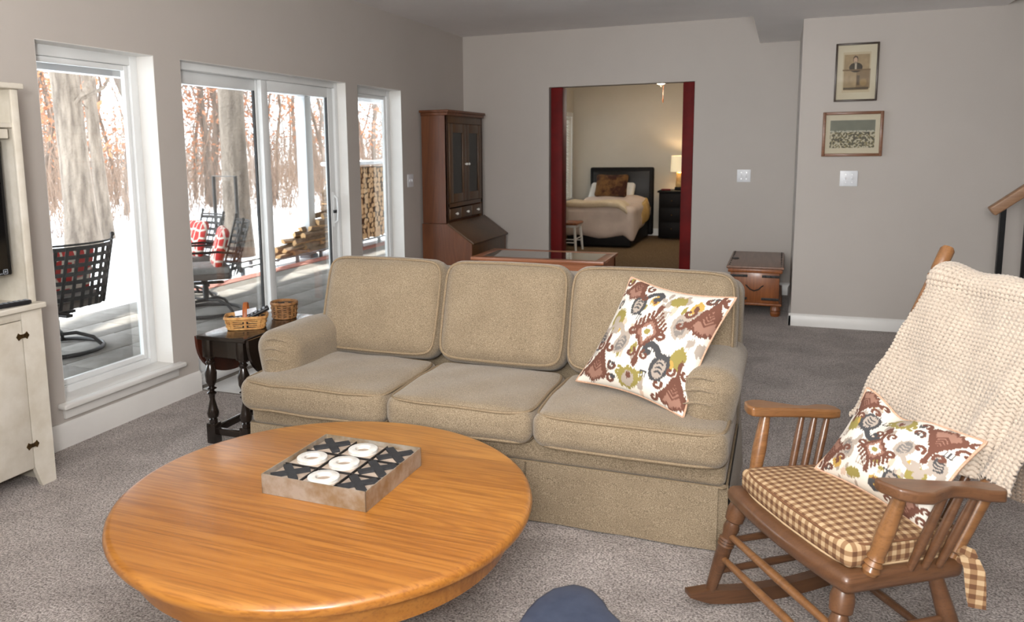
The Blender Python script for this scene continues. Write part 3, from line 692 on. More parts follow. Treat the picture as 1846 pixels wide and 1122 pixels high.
# ================================================================== round oak table
TC = (-1.226, 1.917, 0.0); TR = .612
tb = empty('round_table', TC, 'low round honey-oak pedestal table', 'table')
G().lathe((0, 0, .415), (0, 0, .450), [(0, TR-.012), (.15, TR-.003), (.45, TR), (.75, TR-.003), (.92, TR-.010), (1, TR-.022)], 128).obj('table_top', M['oak'], tb)
G().lathe((0, 0, .325), (0, 0, .415), [(0, TR-.075), (.06, TR-.066), (.94, TR-.062), (1, TR-.062)], 128).obj('apron', M['oakrim'], tb)
G().lathe((0, 0, .05), (0, 0, .325), [(0, .10), (.12, .13), (.3, .14), (.5, .10), (.7, .09), (.85, .13), (1, .16)], 32).obj('pedestal', M['oakrim'], tb)
for k in range(4):
    a = PI/4+k*PI/2; c, s = math.cos(a), math.sin(a)
    G().tube([(c*.07, s*.07, .16), (c*.16, s*.16, .15), (c*.26, s*.26, .09), (c*.33, s*.33, .035), (c*.37, s*.37, .022)], [.045, .042, .034, .026, .022], 10).obj('foot', M['oakrim'], tb)

# ------------------------------------------------------------------ noughts and crosses tray
TX, TY, TZ = -1.2135, 2.0018, .4505; TS = .352; ang = R(-.8)
tray = empty('game_tray', (TX, TY, TZ), 'square metal-sided noughts and crosses tray on the oak table', 'game tray', ang)
h = TS/2; t = .003; Hh = .060
G().bb(-h+t, h-t, -h+t, h-t, 0, .012, .002).obj('tray_bottom', M['tilewood'], tray)
for a in range(4):
    g = G().box(-h, h, -h, -h+t, 0, Hh); g.xf(Matrix.Rotation(a*PI/2, 4, 'Z')); g.obj('tray_side', M['galv'], tray, smooth=0)
cell = (TS-2*t)/3
for k in (1, 2):
    G().box(-h+t+k*cell-.0015, -h+t+k*cell+.0015, -h+t, h-t, .012, .050).obj('divider', M['iron'], tray, smooth=0)
    G().box(-h+t, h-t, -h+t+k*cell-.0015, -h+t+k*cell+.0015, .012, .050).obj('divider', M['iron'], tray, smooth=0)
bs_ = cell/2-.004
tile_me = G().rbox((0, 0, .0165), (bs_, bs_, .0165), .002, 1).me('tile_block', M['tilewood'])
def xgeo():
    g = G(); L, w, z0, z1 = .041, .0125, .033, .041
    for s in (1, -1):
        pts = [(-L-w*.7, -L+w*.7), (-L+w*.7, -L-w*.7), (L+w*.7, L-w*.7), (L-w*.7, L+w*.7)]
        g.prism([(x*s, y) for x, y in pts], z0, z1+(.0004 if s < 0 else 0))
    return g.me('cross', M['xblack'], 0)
xme = xgeo()
ome = bpy.data.meshes.new('ring')
g = G(); n_ = 48
for (r0, r1, z0, z1) in ((.023, .047, .033, .044),):
    vs_ = []; fs_ = []
    for i in range(n_):
        a = 2*PI*i/n_; c, s = math.cos(a), math.sin(a)
        vs_ += [(r0*c, r0*s, z0), (r1*c, r1*s, z0), (r1*c, r1*s, z1-.002), ((r1-.003)*c, (r1-.003)*s, z1), ((r0+.002)*c, (r0+.002)*s, z1), (r0*c, r0*s, z1-.002)]
    for i in range(n_):
        j = (i+1) % n_
        for q in range(6): fs_.append((i*6+q, j*6+q, j*6+(q+1) % 6, i*6+(q+1) % 6))
    g.add(vs_, fs_)
ome = g.me('ring', M['owhite'])
rows = ['XOX', 'OOX', 'XOX']; rn = ['far', 'middle', 'near']; cn = ['left', 'middle', 'right']
for r_ in range(3):
    for c_ in range(3):
        k = rows[r_][c_]; lx = -h+t+cell*(c_+.5); ly = h-t-cell*(r_+.5)
        p = Vector((lx, ly, .0125)); p.rotate(Matrix.Rotation(ang, 3, 'Z'))
        nm = 'black cross' if k == 'X' else 'white ring'
        where = f'{rn[r_]} row {cn[c_]} cell' if not (r_ == 1 and c_ == 1) else 'centre cell'
        e = empty('game_piece', (TX+p.x, TY+p.y, TZ+p.z), f'{nm} wooden game block in {where} of the tray', 'game piece', ang+R(random.uniform(-1.0, 1.0)), 'noughts and crosses blocks')
        link(tile_me, 'block', e); link(xme if k == 'X' else ome, 'cross' if k == 'X' else 'ring', e)

# ================================================================== drop-leaf end table
EO = (-2.51, 3.34, 0.0); EX0, EX1, EY0, EY1, EZ = -2.655, -2.365, 3.03, 3.65, .558
et = empty('end_table', EO, 'black drop-leaf end table with turned legs beside sofa', 'table')
G().bb(EX0, EX1, EY0, EY1, EZ-.02, EZ, .005, 2).obj('table_top', M['black'], et, EO)
def leaf(x):
    pts = [(EY0+.01, EZ-.006)]+[((EY0+EY1)/2-.30*math.cos(a), EZ-.01-.235*math.sin(a)**.8) for a in np.linspace(0.02, PI-.02, 24)]+[(EY1-.01, EZ-.006)]
    return G().prism(pts, x-.008, x+.008, 'x')
leaf(EX0-.009).obj('drop_leaf', M['leaf'], et, EO); leaf(EX1+.009).obj('drop_leaf', M['black'], et, EO)
lx = (EX0+.045, EX1-.045); ly = (EY0+.04, EY1-.04)
G().box(lx[0], lx[1], ly[0]-.012, ly[0]+.008, .45, EZ-.02).box(lx[0], lx[1], ly[1]-.008, ly[1]+.012, .45, EZ-.02).box(lx[0]-.01, lx[0]+.008, ly[0], ly[1], .45, EZ-.02).box(lx[1]-.008, lx[1]+.01, ly[0], ly[1], .45, EZ-.02).obj('apron', M['black'], et, EO, smooth=0)
legp = [(0, .021), (.06, .021), (.075, .016), (.10, .026), (.16, .030), (.22, .024), (.36, .013), (.42, .016), (.45, .025), (.475, .013), (.49, .013), (.515, .026), (.54, .013), (.56, .018), (.62, .027), (.74, .030), (.86, .016), (.90, .024), (.93, .014), (.95, .022), (1, .022)]
for x in lx:
    for y in ly:
        l = G().lathe((x, y, .10), (x, y, .455), [(a, r*1.0) for a, r in legp], 16).bb(x-.026, x+.026, y-.026, y+.026, .0, .105, .004).bb(x-.024, x+.024, y-.024, y+.024, .445, EZ-.02, .003).obj('leg', M['black'], et, EO)
for x in lx: G().bb(x-.011, x+.011, ly[0], ly[1], .045, .08, .003).obj('stretcher', M['black'], et, EO)
for y in ly: G().bb(lx[0], lx[1], y-.011, y+.011, .045, .08, .003).obj('stretcher', M['black'], et, EO)

# ------------------------------------------------------------------ baskets
def basket(loc, rz, hx, hy, hz, label, m, splay, rounded, rows_, stakes, handle, power=4.0):
    e = empty('basket', loc, label, 'basket', rz)
    def rim(t, z):
        c, s = math.cos(t), math.sin(t); ex = 2/power; k = 1-splay*(1-z/hz)
        return (hx*k*math.copysign(abs(c)**ex, c), hy*k*math.copysign(abs(s)**ex, s))
    n = stakes*4
    G().add([(*rim(2*PI*i/48, 0), .002) for i in range(48)]+[(*rim(2*PI*i/48, 0), .007) for i in range(48)], [tuple(range(48))[::-1], tuple(range(48, 96))]+[(i, (i+1) % 48, 48+(i+1) % 48, 48+i) for i in range(48)]).obj('bottom', m, e)
    li = G(); L_ = [[(*[c*.94 for c in rim(2*PI*i/40, z)], z) for i in range(41)] for z in (.006, hz-.012)]; li.grid(np.array(L_)); li.obj('gap_shade', M['cushin'], e, smooth=60)  # dark sheet added inside the weave, stands in for shade in the gaps
    for r_ in range(rows_):
        z0 = .006+(hz-.016)*r_/rows_; z1 = z0+(hz-.016)/rows_*.66; vs_ = []; fs_ = []
        for i in range(n):
            t = 2*PI*i/n; off = .0055*math.cos(PI*(i/2+r_)); 
            for z, th in ((z0, 0), (z1, 0), (z1, -.0022), (z0, -.0022)):
                x, y = rim(t, z); l = math.hypot(x, y); vs_.append((x*(1+(off+th)/l), y*(1+(off+th)/l), z))
        for i in range(n):
            j = (i+1) % n
            for q in range(4): fs_.append((i*4+q, j*4+q, j*4+(q+1) % 4, i*4+(q+1) % 4))
        G().add(vs_, fs_).obj('weaver', m, e, smooth=60)
    for i in range(stakes*2):
        t = 2*PI*(i+.0)/(stakes*2); x0, y0 = rim(t, 0.004); x1, y1 = rim(t, hz-.004); t2 = t+.5*PI/(stakes*2)
        tx, ty = -math.sin(t), math.cos(t); w = .006; l0 = math.hypot(x0, y0)
        tv = Vector(rim(t+.05, 0)+(0,))-Vector(rim(t-.05, 0)+(0,)); tv = tv.normalized() if tv.length > 1e-6 else Vector((tx, ty, 0)); nv = Vector((x0, y0, 0)).normalized()*.0022
        a, b = Vector((x0, y0, .004)), Vector((x1, y1, hz-.004))
        v = [a-tv*w-nv, a+tv*w-nv, a+tv*w+nv, a-tv*w+nv, b-tv*w-nv, b+tv*w-nv, b+tv*w+nv, b-tv*w+nv]
        G().add(v, [(3,2,1,0),(4,5,6,7),(0,1,5,4),(1,2,6,5),(2,3,7,6),(3,0,4,7)]).obj('stake', m, e, smooth=0)
    for zz, rr in ((hz-.006, .006), (hz, .0045)):
        G().tube([(*rim(2*PI*i/48, hz), zz) for i in range(48)], rr, 6, True).obj('rim', m, e)
    if handle:
        pts = [(0+.0, -hy*1.0*math.cos(a), hz-.02+.085*math.sin(a)**.75) for a in np.linspace(0, PI, 22)]
        g = G().tube(pts, .0024, 8, flat=4.6); g.obj('handle', M['handle'], e)
    return e
basket((-2.520, 3.255, EZ), R(32), .105, .072, .066, 'square-woven splint basket with hoop handle holding remotes', M['wick'], .14, 0, 5, 8, True, 5.0)
basket((-2.475, 3.525, EZ), R(10), .068, .068, .088, 'darker round woven basket at the back of end table', M['wick2'], .10, 1, 6, 7, False, 2.2)
def remote(loc, rot, l, m, label):
    e = empty('remote_control', loc, label, 'remote', rot=rot)
    G().bb(-l/2, l/2, -.02, .02, -.009, .009, .006, 2).obj('case', m, e)
    for i in range(6):
        for j in range(3): G().bb(-l/2+.02+i*.022, -l/2+.032+i*.022, -.0145+j*.011, -.0065+j*.011, .008, .0105, .001).obj('button', M['button'], e)
remote((-2.485, 3.275, EZ+.068), (R(8), R(-24), R(38)), .16, M['remote'], 'black remote control propped on the basket rim')
remote((-2.545, 3.235, EZ+.045), (R(80), R(-6), R(30)), .13, M['remote'], 'dark remote control lying low inside the handled basket')
G().bb(-.055, .055, -.002, .002, -.035, .04, .001).obj('paper_card', M['paper'], loc=(-2.53, 3.272, EZ+.052), rot=(R(-18), R(-8), R(36)))
tag(bpy.data.objects['paper_card'], 'pale folded paper tucked in the handled basket', 'paper')

# ================================================================== white cabinet with hutch and television
CO = (-3.12, 1.75, 0.0); CX = -2.985; CY1 = 2.452; CY0 = 1.05
cab = empty('painted_cabinet', CO, 'aged white painted cabinet with open upper hutch at left edge', 'cabinet')
G().box(XL+.025, CX-.02, CY0, CY0+.02, .08, .79).box(XL+.025, CX-.02, CY1-.02, CY1, 0, .79).box(XL+.025, XL+.035, CY0+.02, CY1-.02, .08, .79).box(XL+.035, CX-.02, CY0+.02, CY1-.02, .085, .105).obj('body', M['white_old'], cab, CO, smooth=0)
def stile(y0, y1, cut):
    y0_, y1_ = min(y0, y1), max(y0, y1)
    return G().prism([(y1, 0), (y1, .79), (y0, .79), (y0, .095), (y0+cut*.35, .035), (y0+cut*.6, 0)], CX-.022, CX, 'x')
stile(2.352, CY1, .05).obj('stile', M['white_old'], cab, CO, smooth=0)
stile(CY0+.10, CY0, -.05).obj('stile', M['white_old'], cab, CO, smooth=0)
G().bb(CX-.022, CX, CY0+.10, 2.352, .755, .79, .002).obj('top_rail', M['white_old'], cab, CO)
for (a, b, hy) in ((1.753, 2.348, 2.348), (1.154, 1.749, 1.154)):
    d = G().bb(CX-.020, CX+.001, a, b, .095, .752, .003).obj('door', M['white_old'], cab, CO)
    nb = 3
    for k in range(1, nb): G().box(CX+.0005, CX+.0018, a+(b-a)*k/nb-.0015, a+(b-a)*k/nb+.0015, .10, .75).obj('board_seam', M['cushin'], d, CO, smooth=0)
    for z in (.199, .685):
        q = [(-.034, -.004), (-.030, .010), (-.022, .013), (-.018, .006), (-.008, .011), (0, .008), (.008, .011), (.018, .006), (.022, .013), (.030, .010), (.034, -.004), (.030, -.010), (.022, -.013), (.018, -.006), (.008, -.011), (0, -.008), (-.008, -.011), (-.018, -.006), (-.022, -.013), (-.030, -.010)]
        q = [(-.036, 0), (-.028, .010), (-.024, .016), (-.016, .010), (0, .007), (.016, .010), (.024, .016), (.028, .010), (.036, 0), (.028, -.010), (.024, -.016), (.016, -.010), (0, -.007), (-.016, -.010), (-.024, -.016), (-.028, -.010)]
        G().prism([(hy+x*.85, z+y) for x, y in q], CX+.001, CX+.005, 'x').cyl((CX+.004, hy, z-.008), (CX+.004, hy, z+.008), .004, n=8).obj('hinge', M['brass'], d, CO)
    G().sphere((CX+.016, b-.06 if hy == a else a+.06, .45), .014).obj('knob', M['brass'], d, CO)
G().bb(XL+.02, CX+.018, CY0-.02, CY1+.015, .79, .815, .006, 2).obj('counter', M['white_old'], cab, CO)
hx1 = -3.025
G().box(XL+.02, hx1, CY1-.022, CY1-.002, .815, 1.725).obj('hutch_side', M['white_old'], cab, CO, smooth=0)
G().box(XL+.02, hx1, CY0, CY0+.02, .815, 1.725).obj('hutch_side', M['white_old'], cab, CO, smooth=0)
G().bb(hx1-.0, hx1+.016, CY1-.034, CY1+.0, .815, 1.725, .004).obj('face_stile', M['white_old'], cab, CO)
G().bb(hx1, hx1+.016, CY0, CY0+.03, .815, 1.725, .004).obj('face_stile', M['white_old'], cab, CO)
G().box(XL+.004, XL+.02, CY0, CY1-.002, .815, 1.73).obj('back_panel', M['greyback'], cab, CO, smooth=0)
for k in range(6): G().box(XL+.0195, XL+.0215, 1.2+k*.23, 1.203+k*.23, .82, 1.55).obj('board_seam', M['joint'], cab, CO, smooth=0)
G().bb(XL+.02, hx1+.008, CY0+.02, CY1-.022, 1.565, 1.585, .003).obj('shelf', M['white_old'], cab, CO)
G().bb(XL+.02, hx1, CY0+.02, CY1-.05, 1.520, 1.560, .003).obj('shelf_rail', M['white_old'], cab, CO)
G().bb(XL+.01, hx1+.035, CY0-.02, CY1+.018, 1.725, 1.75, .007, 2).obj('cornice', M['white_old'], cab, CO)
for z in (1.02, 1.33): G().cyl((XL+.02, 2.395, z), (XL+.032, 2.395, z), .009, n=10).obj('knob', M['brass'], cab, CO)
tv = empty('television', (-3.2, 1.75, .816), 'black flat television standing inside the white hutch', 'television')
tog = (-3.2, 1.75, .816)
G().bb(-3.10, -3.045, 1.2, 2.378, .945, 1.515, .006, 2).obj('case', M['tvcase'], tv, tog)
G().box(-3.0451, -3.044, 1.225, 2.360, .972, 1.500).obj('screen', M['screen'], tv, tog, smooth=0)
G().bb(-3.10, -3.06, 1.70, 1.80, .83, .97, .004).bb(-3.2, -3.06, 1.5, 2.0, .8165, .83, .004).obj('stand', M['tvcase'], tv, tog)
g = G(); yb, zb = 2.345, .950
g.box(-3.0445, -3.0435, yb-.011, yb+.011, zb+.0, zb+.003).box(-3.0445, -3.0435, yb-.011, yb+.011, zb+.019, zb+.022).box(-3.0445, -3.0435, yb-.011, yb-.008, zb, zb+.022).box(-3.0445, -3.0435, yb+.008, yb+.011, zb, zb+.022).box(-3.0445, -3.0435, yb-.004, yb+.004, zb+.007, zb+.015)
for q in range(3): g.box(-3.0445, -3.0435, yb-.020-q*.008, yb-.016-q*.008, zb+.001, zb+.007)
g.obj('logo', M['button'], tv, tog, smooth=0)
e = remote((-3.005, 2.33, .826), (0, 0, R(80)), .15, M['remote'], 'thin black remote lying on the white cabinet counter')

# ================================================================== secretary desk in the corner
DO = (-3.0, 7.5, 0.0); DY0, DY1 = 7.0, 8.0; DX0 = XL+.02; UX = -2.995; LX = -2.742
desk = empty('secretary_desk', DO, 'brown pine secretary desk with glazed upper doors in the corner', 'desk')
side = [(DX0, .0), (DX0+.04, 0), (DX0+.05, .30), (LX-.05, .30), (LX-.04, 0), (LX, 0), (LX, .55), (UX, .732), (DX0, .732)]
for y in (DY0, DY1-.02): G().prism(side, y, y+.02, 'y').obj('desk_side', M['cherry'], desk, DO, smooth=0)
ul = math.hypot(LX-UX, .182); an = math.atan2(.182, LX-UX)
g = G().bb(-.0, ul+.02, DY0-.008, DY1+.008, 0, .02, .004); g.xf(Matrix.Translation((UX, 0, .728)) @ Matrix.Rotation(an, 4, 'Y')); g.obj('slant_lid', M['desklid'], desk, DO)
G().bb(LX-.02, LX, DY0+.02, DY1-.02, .36, .545, .003).obj('front_panel', M['desklid'], desk, DO)
G().box(DX0, LX-.02, DY0+.02, DY1-.02, .36, .375).box(DX0, DX0+.012, DY0+.02, DY1-.02, .3, .72).obj('desk_bottom', M['cherry'], desk, DO, smooth=0)
G().box(DX0, UX, DY0+.02, DY0+.04, .735, 1.775).obj('hutch_side', M['cherry'], desk, DO, smooth=0)
G().box(DX0, UX, DY1-.04, DY1-.02, .735, 1.775).obj('hutch_side', M['cherry'], desk, DO, smooth=0)
G().box(DX0, DX0+.012, DY0+.04, DY1-.04, .735, 1.775).obj('hutch_back', M['cushin'], desk, DO, smooth=0)
hy0, hy1 = DY0+.04, DY1-.04
for z in (.745, .885, 1.14, 1.40): G().box(DX0+.012, UX-.03, hy0, hy1, z-.008, z+.008).obj('shelf', M['cherry'], desk, DO, smooth=0)
G().bb(UX-.02, UX, hy0-.02, hy1+.02, .885, .925, .002).bb(UX-.02, UX, hy0-.02, hy1+.02, 1.70, 1.775, .002).bb(UX-.02, UX, hy0-.02, hy0+.03, .735, 1.70, .002).bb(UX-.02, UX, hy1-.03, hy1+.02, .735, 1.70, .002).obj('face_frame', M['desklid'], desk, DO)
G().bb(DX0-.01, UX+.03, DY0-.03+.02, DY1+.01, 1.80, 1.825, .006, 2).bb(DX0, UX+.018, DY0+.002, DY1-.002, 1.772, 1.802, .006, 2).obj('cornice', M['cherry'], desk, DO)
dy = (hy1-hy0-.06)/2
for k in range(2):
    a = hy0+.03+k*dy+.002; b = a+dy-.004; st = .085
    d = G().bb(UX-.012, UX+.008, a, a+st, .93, 1.695, .003).bb(UX-.012, UX+.008, b-st, b, .93, 1.695, .003).bb(UX-.012, UX+.008, a+st, b-st, .93, .93+st, .003).bb(UX-.012, UX+.008, a+st, b-st, 1.695-st, 1.695, .003).obj('glazed_door', M['desklid'], desk, DO)
    G().box(UX-.004, UX-.001, a+st, b-st, .93+st, 1.695-st).obj('pane', M['cabglass'], d, DO, smooth=0)
    ky = b-.03 if k == 0 else a+.03
    G().cyl((UX+.008, ky, 1.30), (UX+.02, ky, 1.30), .006, n=10).sphere((UX+.028, ky, 1.30), .013).obj('knob', M['porcelain'], d, DO)
for k in range(3):
    w3 = (hy1-hy0-.04)/3; a = hy0+.02+k*w3+.005; b = a+w3-.01
    d = G().bb(UX-.014, UX+.007, a, b, .765, .872, .003).obj('drawer', M['desklid'], desk, DO)
    G().cyl((UX+.007, (a+b)/2, .818), (UX+.018, (a+b)/2, .818), .006, n=10).sphere((UX+.026, (a+b)/2, .818), .014).obj('knob', M['porcelain'], d, DO)
for i, (y, z, r_, hh) in enumerate(((7.25, 1.408, .045, .10), (7.5, 1.408, .05, .07), (7.75, 1.408, .05, .09), (7.3, 1.148, .06, .12), (7.62, 1.148, .05, .08), (7.8, 1.148, .045, .11), (7.3, .893, .05, .09), (7.7, .893, .06, .07))):
    o = G().lathe((0, 0, 0), (0, 0, hh), [(0, r_*.5), (.1, r_*.55), (.45, r_), (.8, r_*.8), (1, r_*.9)], 16).obj('china_jar', M['china'], loc=(-3.14, y, z+.001))
    tag(o, f'pale china jar {["upper", "middle", "lower"][0 if z > 1.3 else 1 if z > 1 else 2]} shelf of the glazed secretary desk', 'jar', 'china behind the desk glass')

# ------------------------------------------------------------------ glass-topped display table behind the sofa
PO = (-2.0, 6.85, 0.0); a0, a1, b0, b1, zt = -2.60, -1.385, 6.60, 7.24, .482
dt = empty('display_table', PO, 'low wooden coffee table with glass display top behind sofa', 'table')
f = .085
G().bb(a0, a1, b0, b0+f, zt-.03, zt, .004).bb(a0, a1, b1-f, b1, zt-.03, zt, .004).bb(a0, a0+f, b0+f, b1-f, zt-.03, zt, .004).bb(a1-f, a1, b0+f, b1-f, zt-.03, zt, .004).obj('top_frame', M['pine'], dt, PO)
G().box(a0+f, a1-f, b0+f, b1-f, zt-.008, zt-.002).obj('glass_top', M['tableglass'], dt, PO, smooth=0)
G().box(a0+.03, a1-.03, b0+.03, b1-.03, zt-.15, zt-.14).obj('display_bed', M['cushin'], dt, PO, smooth=0)
for (x0, x1, y0, y1) in ((a0+.02, a1-.02, b0+.02, b0+.04), (a0+.02, a1-.02, b1-.04, b1-.02), (a0+.02, a0+.04, b0+.04, b1-.04), (a1-.04, a1-.02, b0+.04, b1-.04)): G().box(x0, x1, y0, y1, zt-.16, zt-.03).obj('apron', M['pine'], dt, PO, smooth=0)
for x in (a0+.05, a1-.05):
    for y in (b0+.05, b1-.05): G().bb(x-.03, x+.03, y-.03, y+.03, 0, zt-.03, .004).obj('leg', M['pine'], dt, PO)

# ------------------------------------------------------------------ carved chest
KO = (-.19, 7.55, 0.0); c0, c1, k0, k1 = -.405, .03, 7.06, 8.04
ch = empty('wooden_chest', KO, 'iron-bound wooden chest on turned feet by the wall', 'chest')
G().bb(c0+.02, c1-.02, k0+.01, k1-.01, .115, .375, .004).obj('body', M['chestw'], ch, KO)
G().bb(c0-.005, c1+.005, k0-.015, k1+.01, .095, .118, .008, 2).obj('plinth', M['chestw'], ch, KO)
G().bb(c0, c1, k0-.01, k1+.005, .375, .408, .006).obj('rim_moulding', M['chestw'], ch, KO)
G().bb(c0-.012, c1+.012, k0-.022, k1+.01, .408, .432, .008, 2).obj('lid', M['chesttop'], ch, KO)
for x in (c0+.045, c1-.045):
    for y in (k0+.05, k1-.05): G().lathe((x, y, 0), (x, y, .096), [(0, .034), (.3, .042), (.45, .036), (.55, .044), (.85, .036), (1, .036)], 16).obj('foot', M['chestw'], ch, KO)
for z in (.345, .15):
    for s in (0, 1):
        xa = c0+.02 if s == 0 else c1-.16
        G().bb(xa, xa+.14, k0+.004, k0+.011, z-.011, z+.011, .002).obj('iron_strap', M['iron'], ch, KO)
        for q in (.03, .07, .11): G().sphere((xa+q, k0+.004, z), .006, 8, 6).obj('stud', M['iron'], ch, KO)
xm = (c0+c1)/2
G().tube([(xm-.07, k0+.006, .265), (xm-.06, k0-.012, .262), (xm-.035, k0-.018, .235), (xm, k0-.018, .222), (xm+.035, k0-.018, .235), (xm+.06, k0-.012, .262), (xm+.07, k0+.006, .265)], .005, 8).obj('handle', M['iron'], ch, KO)
G().prism([(xm-.18+.03*math.cos(t), k0+.45+.06*math.sin(t)) for t in np.linspace(0, 2*PI, 12, endpoint=False)], .432, .436).obj('hasp', M['iron'], ch, KO)
for s in (c0+.01, c1-.01):
    for q in range(9): G().sphere((s, k0+.05+q*.11, .433), .007, 8, 6).obj('stud', M['iron'], ch, KO)

# ------------------------------------------------------------------ stair with handrail
struct(G().prism([(1.50, 0), (1.50, .28), (3.8, 2.16), (3.8, 0)], YP-.03, YP-.002, 'y').obj('trim_3', M['white'], smooth=0))
for k in range(9): struct(G().bb(1.5+k*.25, 3.85, 5.98, YP-.035, k*.19, (k+1)*.19, .01).obj('floor_stair_step', M['carpet']))
sr = empty('stair_railing', (1.31, 5.95, 0), 'wooden handrail on black iron balusters at right edge', 'railing'); so_ = (1.31, 5.95, 0)
g = G().bb(0, 2.6, -.033, .033, -.032, .032, .010, 2); g.xf(Matrix.Translation((1.25, 5.95, 1.005)) @ Matrix.Rotation(-math.atan(.80), 4, 'Y')); g.obj('handrail', M['railw'], sr, so_)
for k in range(14):
    x = 1.315+k*.13; ztop = 1.0+(x-1.25)*.80-.02; w = .016 if k == 0 else .010
    G().box(x-w, x+w, 5.95-w, 5.95+w, max(0, (x-1.5)*.76), ztop).obj('baluster', M['blackiron'], sr, so_, smooth=0)

# ================================================================== rocking chair
RO = (.035, 2.237, 0.0); RZ = R(-56.8)
RCM = Matrix.Translation(RO) @ Matrix.Rotation(RZ, 4, 'Z')
rc = empty('rocking_chair', RO, 'brown wooden spindle-arm rocking chair facing the oak table', 'rocking chair', RZ)
zs = lambda y: .405-.03*y                                   # seat top height
def seatfn(p):
    x, y, z = p; u = x/.275; v = (y+.18)/.36
    x = x*(1-.10*v); y = y-.022*(1-u*u)*(1-v)+.03*(1-u*u)*v*.6
    return (x, y, z-.03*(y+.18)+.0)
G().rbox((0, .175, .380), (.282, .185, .026), .022, 3, (8, 6, 1), seatfn).obj('seat', M['rock'], rc)
def turned(a, b, prof, nm, m=None): return G().lathe(a, b, prof, 14).obj(nm, m or M['rock'], rc)
legprof = [(0, .015), (.05, .017), (.35, .022), (.50, .023), (.515, .026), (.53, .021), (.545, .026), (.56, .021), (.575, .026), (.59, .021), (.62, .020), (.70, .025), (.76, .019), (.78, .028), (.88, .030), (.95, .024), (1, .020)]
zr = lambda y: max(0, (y-.13)**2/2.3)
for s in (-1, 1):
    turned((s*.285, -.05, .05), (s*.240, .02, .372), legprof, 'leg')
    turned((s*.285, .36, zr(.36)+.04), (s*.235, .28, .365), [(0, .015), (.3, .021), (.6, .024), (1, .018)], 'leg')
    ys = np.linspace(-.125, .74, 26); vs_ = []; fs_ = []
    for i, y in enumerate(ys):
        hh = .046 if 1 < i < 24 else .030 if i in (1, 24) else .014
        zc_ = zr(y)+.001+(0 if hh > .04 else (.046-hh)*.5)
        vs_ += [(s*.288-.019, y, zc_), (s*.288+.019, y, zc_), (s*.288+.019, y, zc_+hh), (s*.288-.019, y, zc_+hh)]
    for i in range(25):
        for q in range(4): fs_.append((i*4+q, i*4+(q+1) % 4, (i+1)*4+(q+1) % 4, (i+1)*4+q))
    fs_ += [(3, 2, 1, 0), (100, 101, 102, 103)]
    G().add(vs_, fs_).obj('rocker', M['rock'], rc)
    arp = [(-.042, .045), (-.015, .038), (.030, .058), (.052, .098), (.054, .145), (.030, .200), (.012, .250), (.014, .300), (.034, .350), (.036, .400), (.015, .425), (-.02, .420), (-.034, .37), (-.030, .27), (-.036, .17), (-.044, .09)]
    g = G().prism([(s*(.300+a)+.010*(s>0), .055+(b-.038)*.86) for a, b in arp], -.015, .015)
    g.v = [(x, y, z+.640-.12*(y-.05)) for x, y, z in g.v]
    a_ = g.obj('arm', M['rock'] if s > 0 else M['rocklt'], rc, smooth=40)
    bm_ = a_.modifiers.new('soft_edge', 'BEVEL'); bm_.width = .007; bm_.segments = 3
    turned((s*.262, .070, zs(.07)-.005), (s*.290, .125, .622), [(0, .017), (.05, .022), (.10, .017), (.12, .023), (.17, .017), (.19, .022), (.24, .018), (.27, .019), (.5, .021), (.8, .018), (1, .014)], 'arm_post', M['rocklt'])
    for k in range(3):
        turned((s*.255, .190+.042*k, zs(.2)-.01), (s*.288, .250+.045*k, .606-.006*k), [(0, .009), (.3, .0115), (.7, .0115), (1, .009)], 'arm_spindle')
    turned((s*.228, .335, zs(.335)-.01), (s*.240, .70, 1.13), [(0, .016), (.2, .021), (.6, .021), (.86, .018), (.875, .022), (.89, .018), (.905, .021), (.93, .021), (.985, .021), (.997, .014), (1, .004)], 'back_post', M['rocklt'])
    for f0, zz in ((.22, 0), (.55, 0)):
        a = Vector((s*.285, -.05, .05)).lerp(Vector((s*.240, .02, .372)), f0); b = Vector((s*.285, .36, zr(.36)+.04)).lerp(Vector((s*.235, .28, .365)), f0+.05)
        turned(a, b, [(0, .009), (.5, .0125), (1, .009)], 'stretcher')
for f0 in (.38, .62):
    a = Vector((-.285, -.05, .05)).lerp(Vector((-.240, .02, .372)), f0); b = Vector((.285, -.05, .05)).lerp(Vector((.240, .02, .372)), f0)
    turned(a, b, [(0, .010), (.5, .0135), (1, .010)], 'stretcher', M['rocklt'])
turned((-.27, .335, .15), (.27, .335, .15), [(0, .009), (.5, .0125), (1, .009)], 'stretcher')
bp = lambda f: (.345+.355*f, .365+.765*f)      # back line (y, z)
y_, z_ = bp(.84); G().rbox((0, y_, z_), (.235, .011, .045), .01, 2, (6, 1, 1)).obj('crest_rail', M['rock'], rc)
for k in range(6):
    x = -.17+.068*k; (ya, za), (yb_, zb_) = bp(.02), bp(.82)
    turned((x*.9, ya-.01, za), (x, yb_, zb_), [(0, .009), (.4, .012), (1, .009)], 'back_spindle')
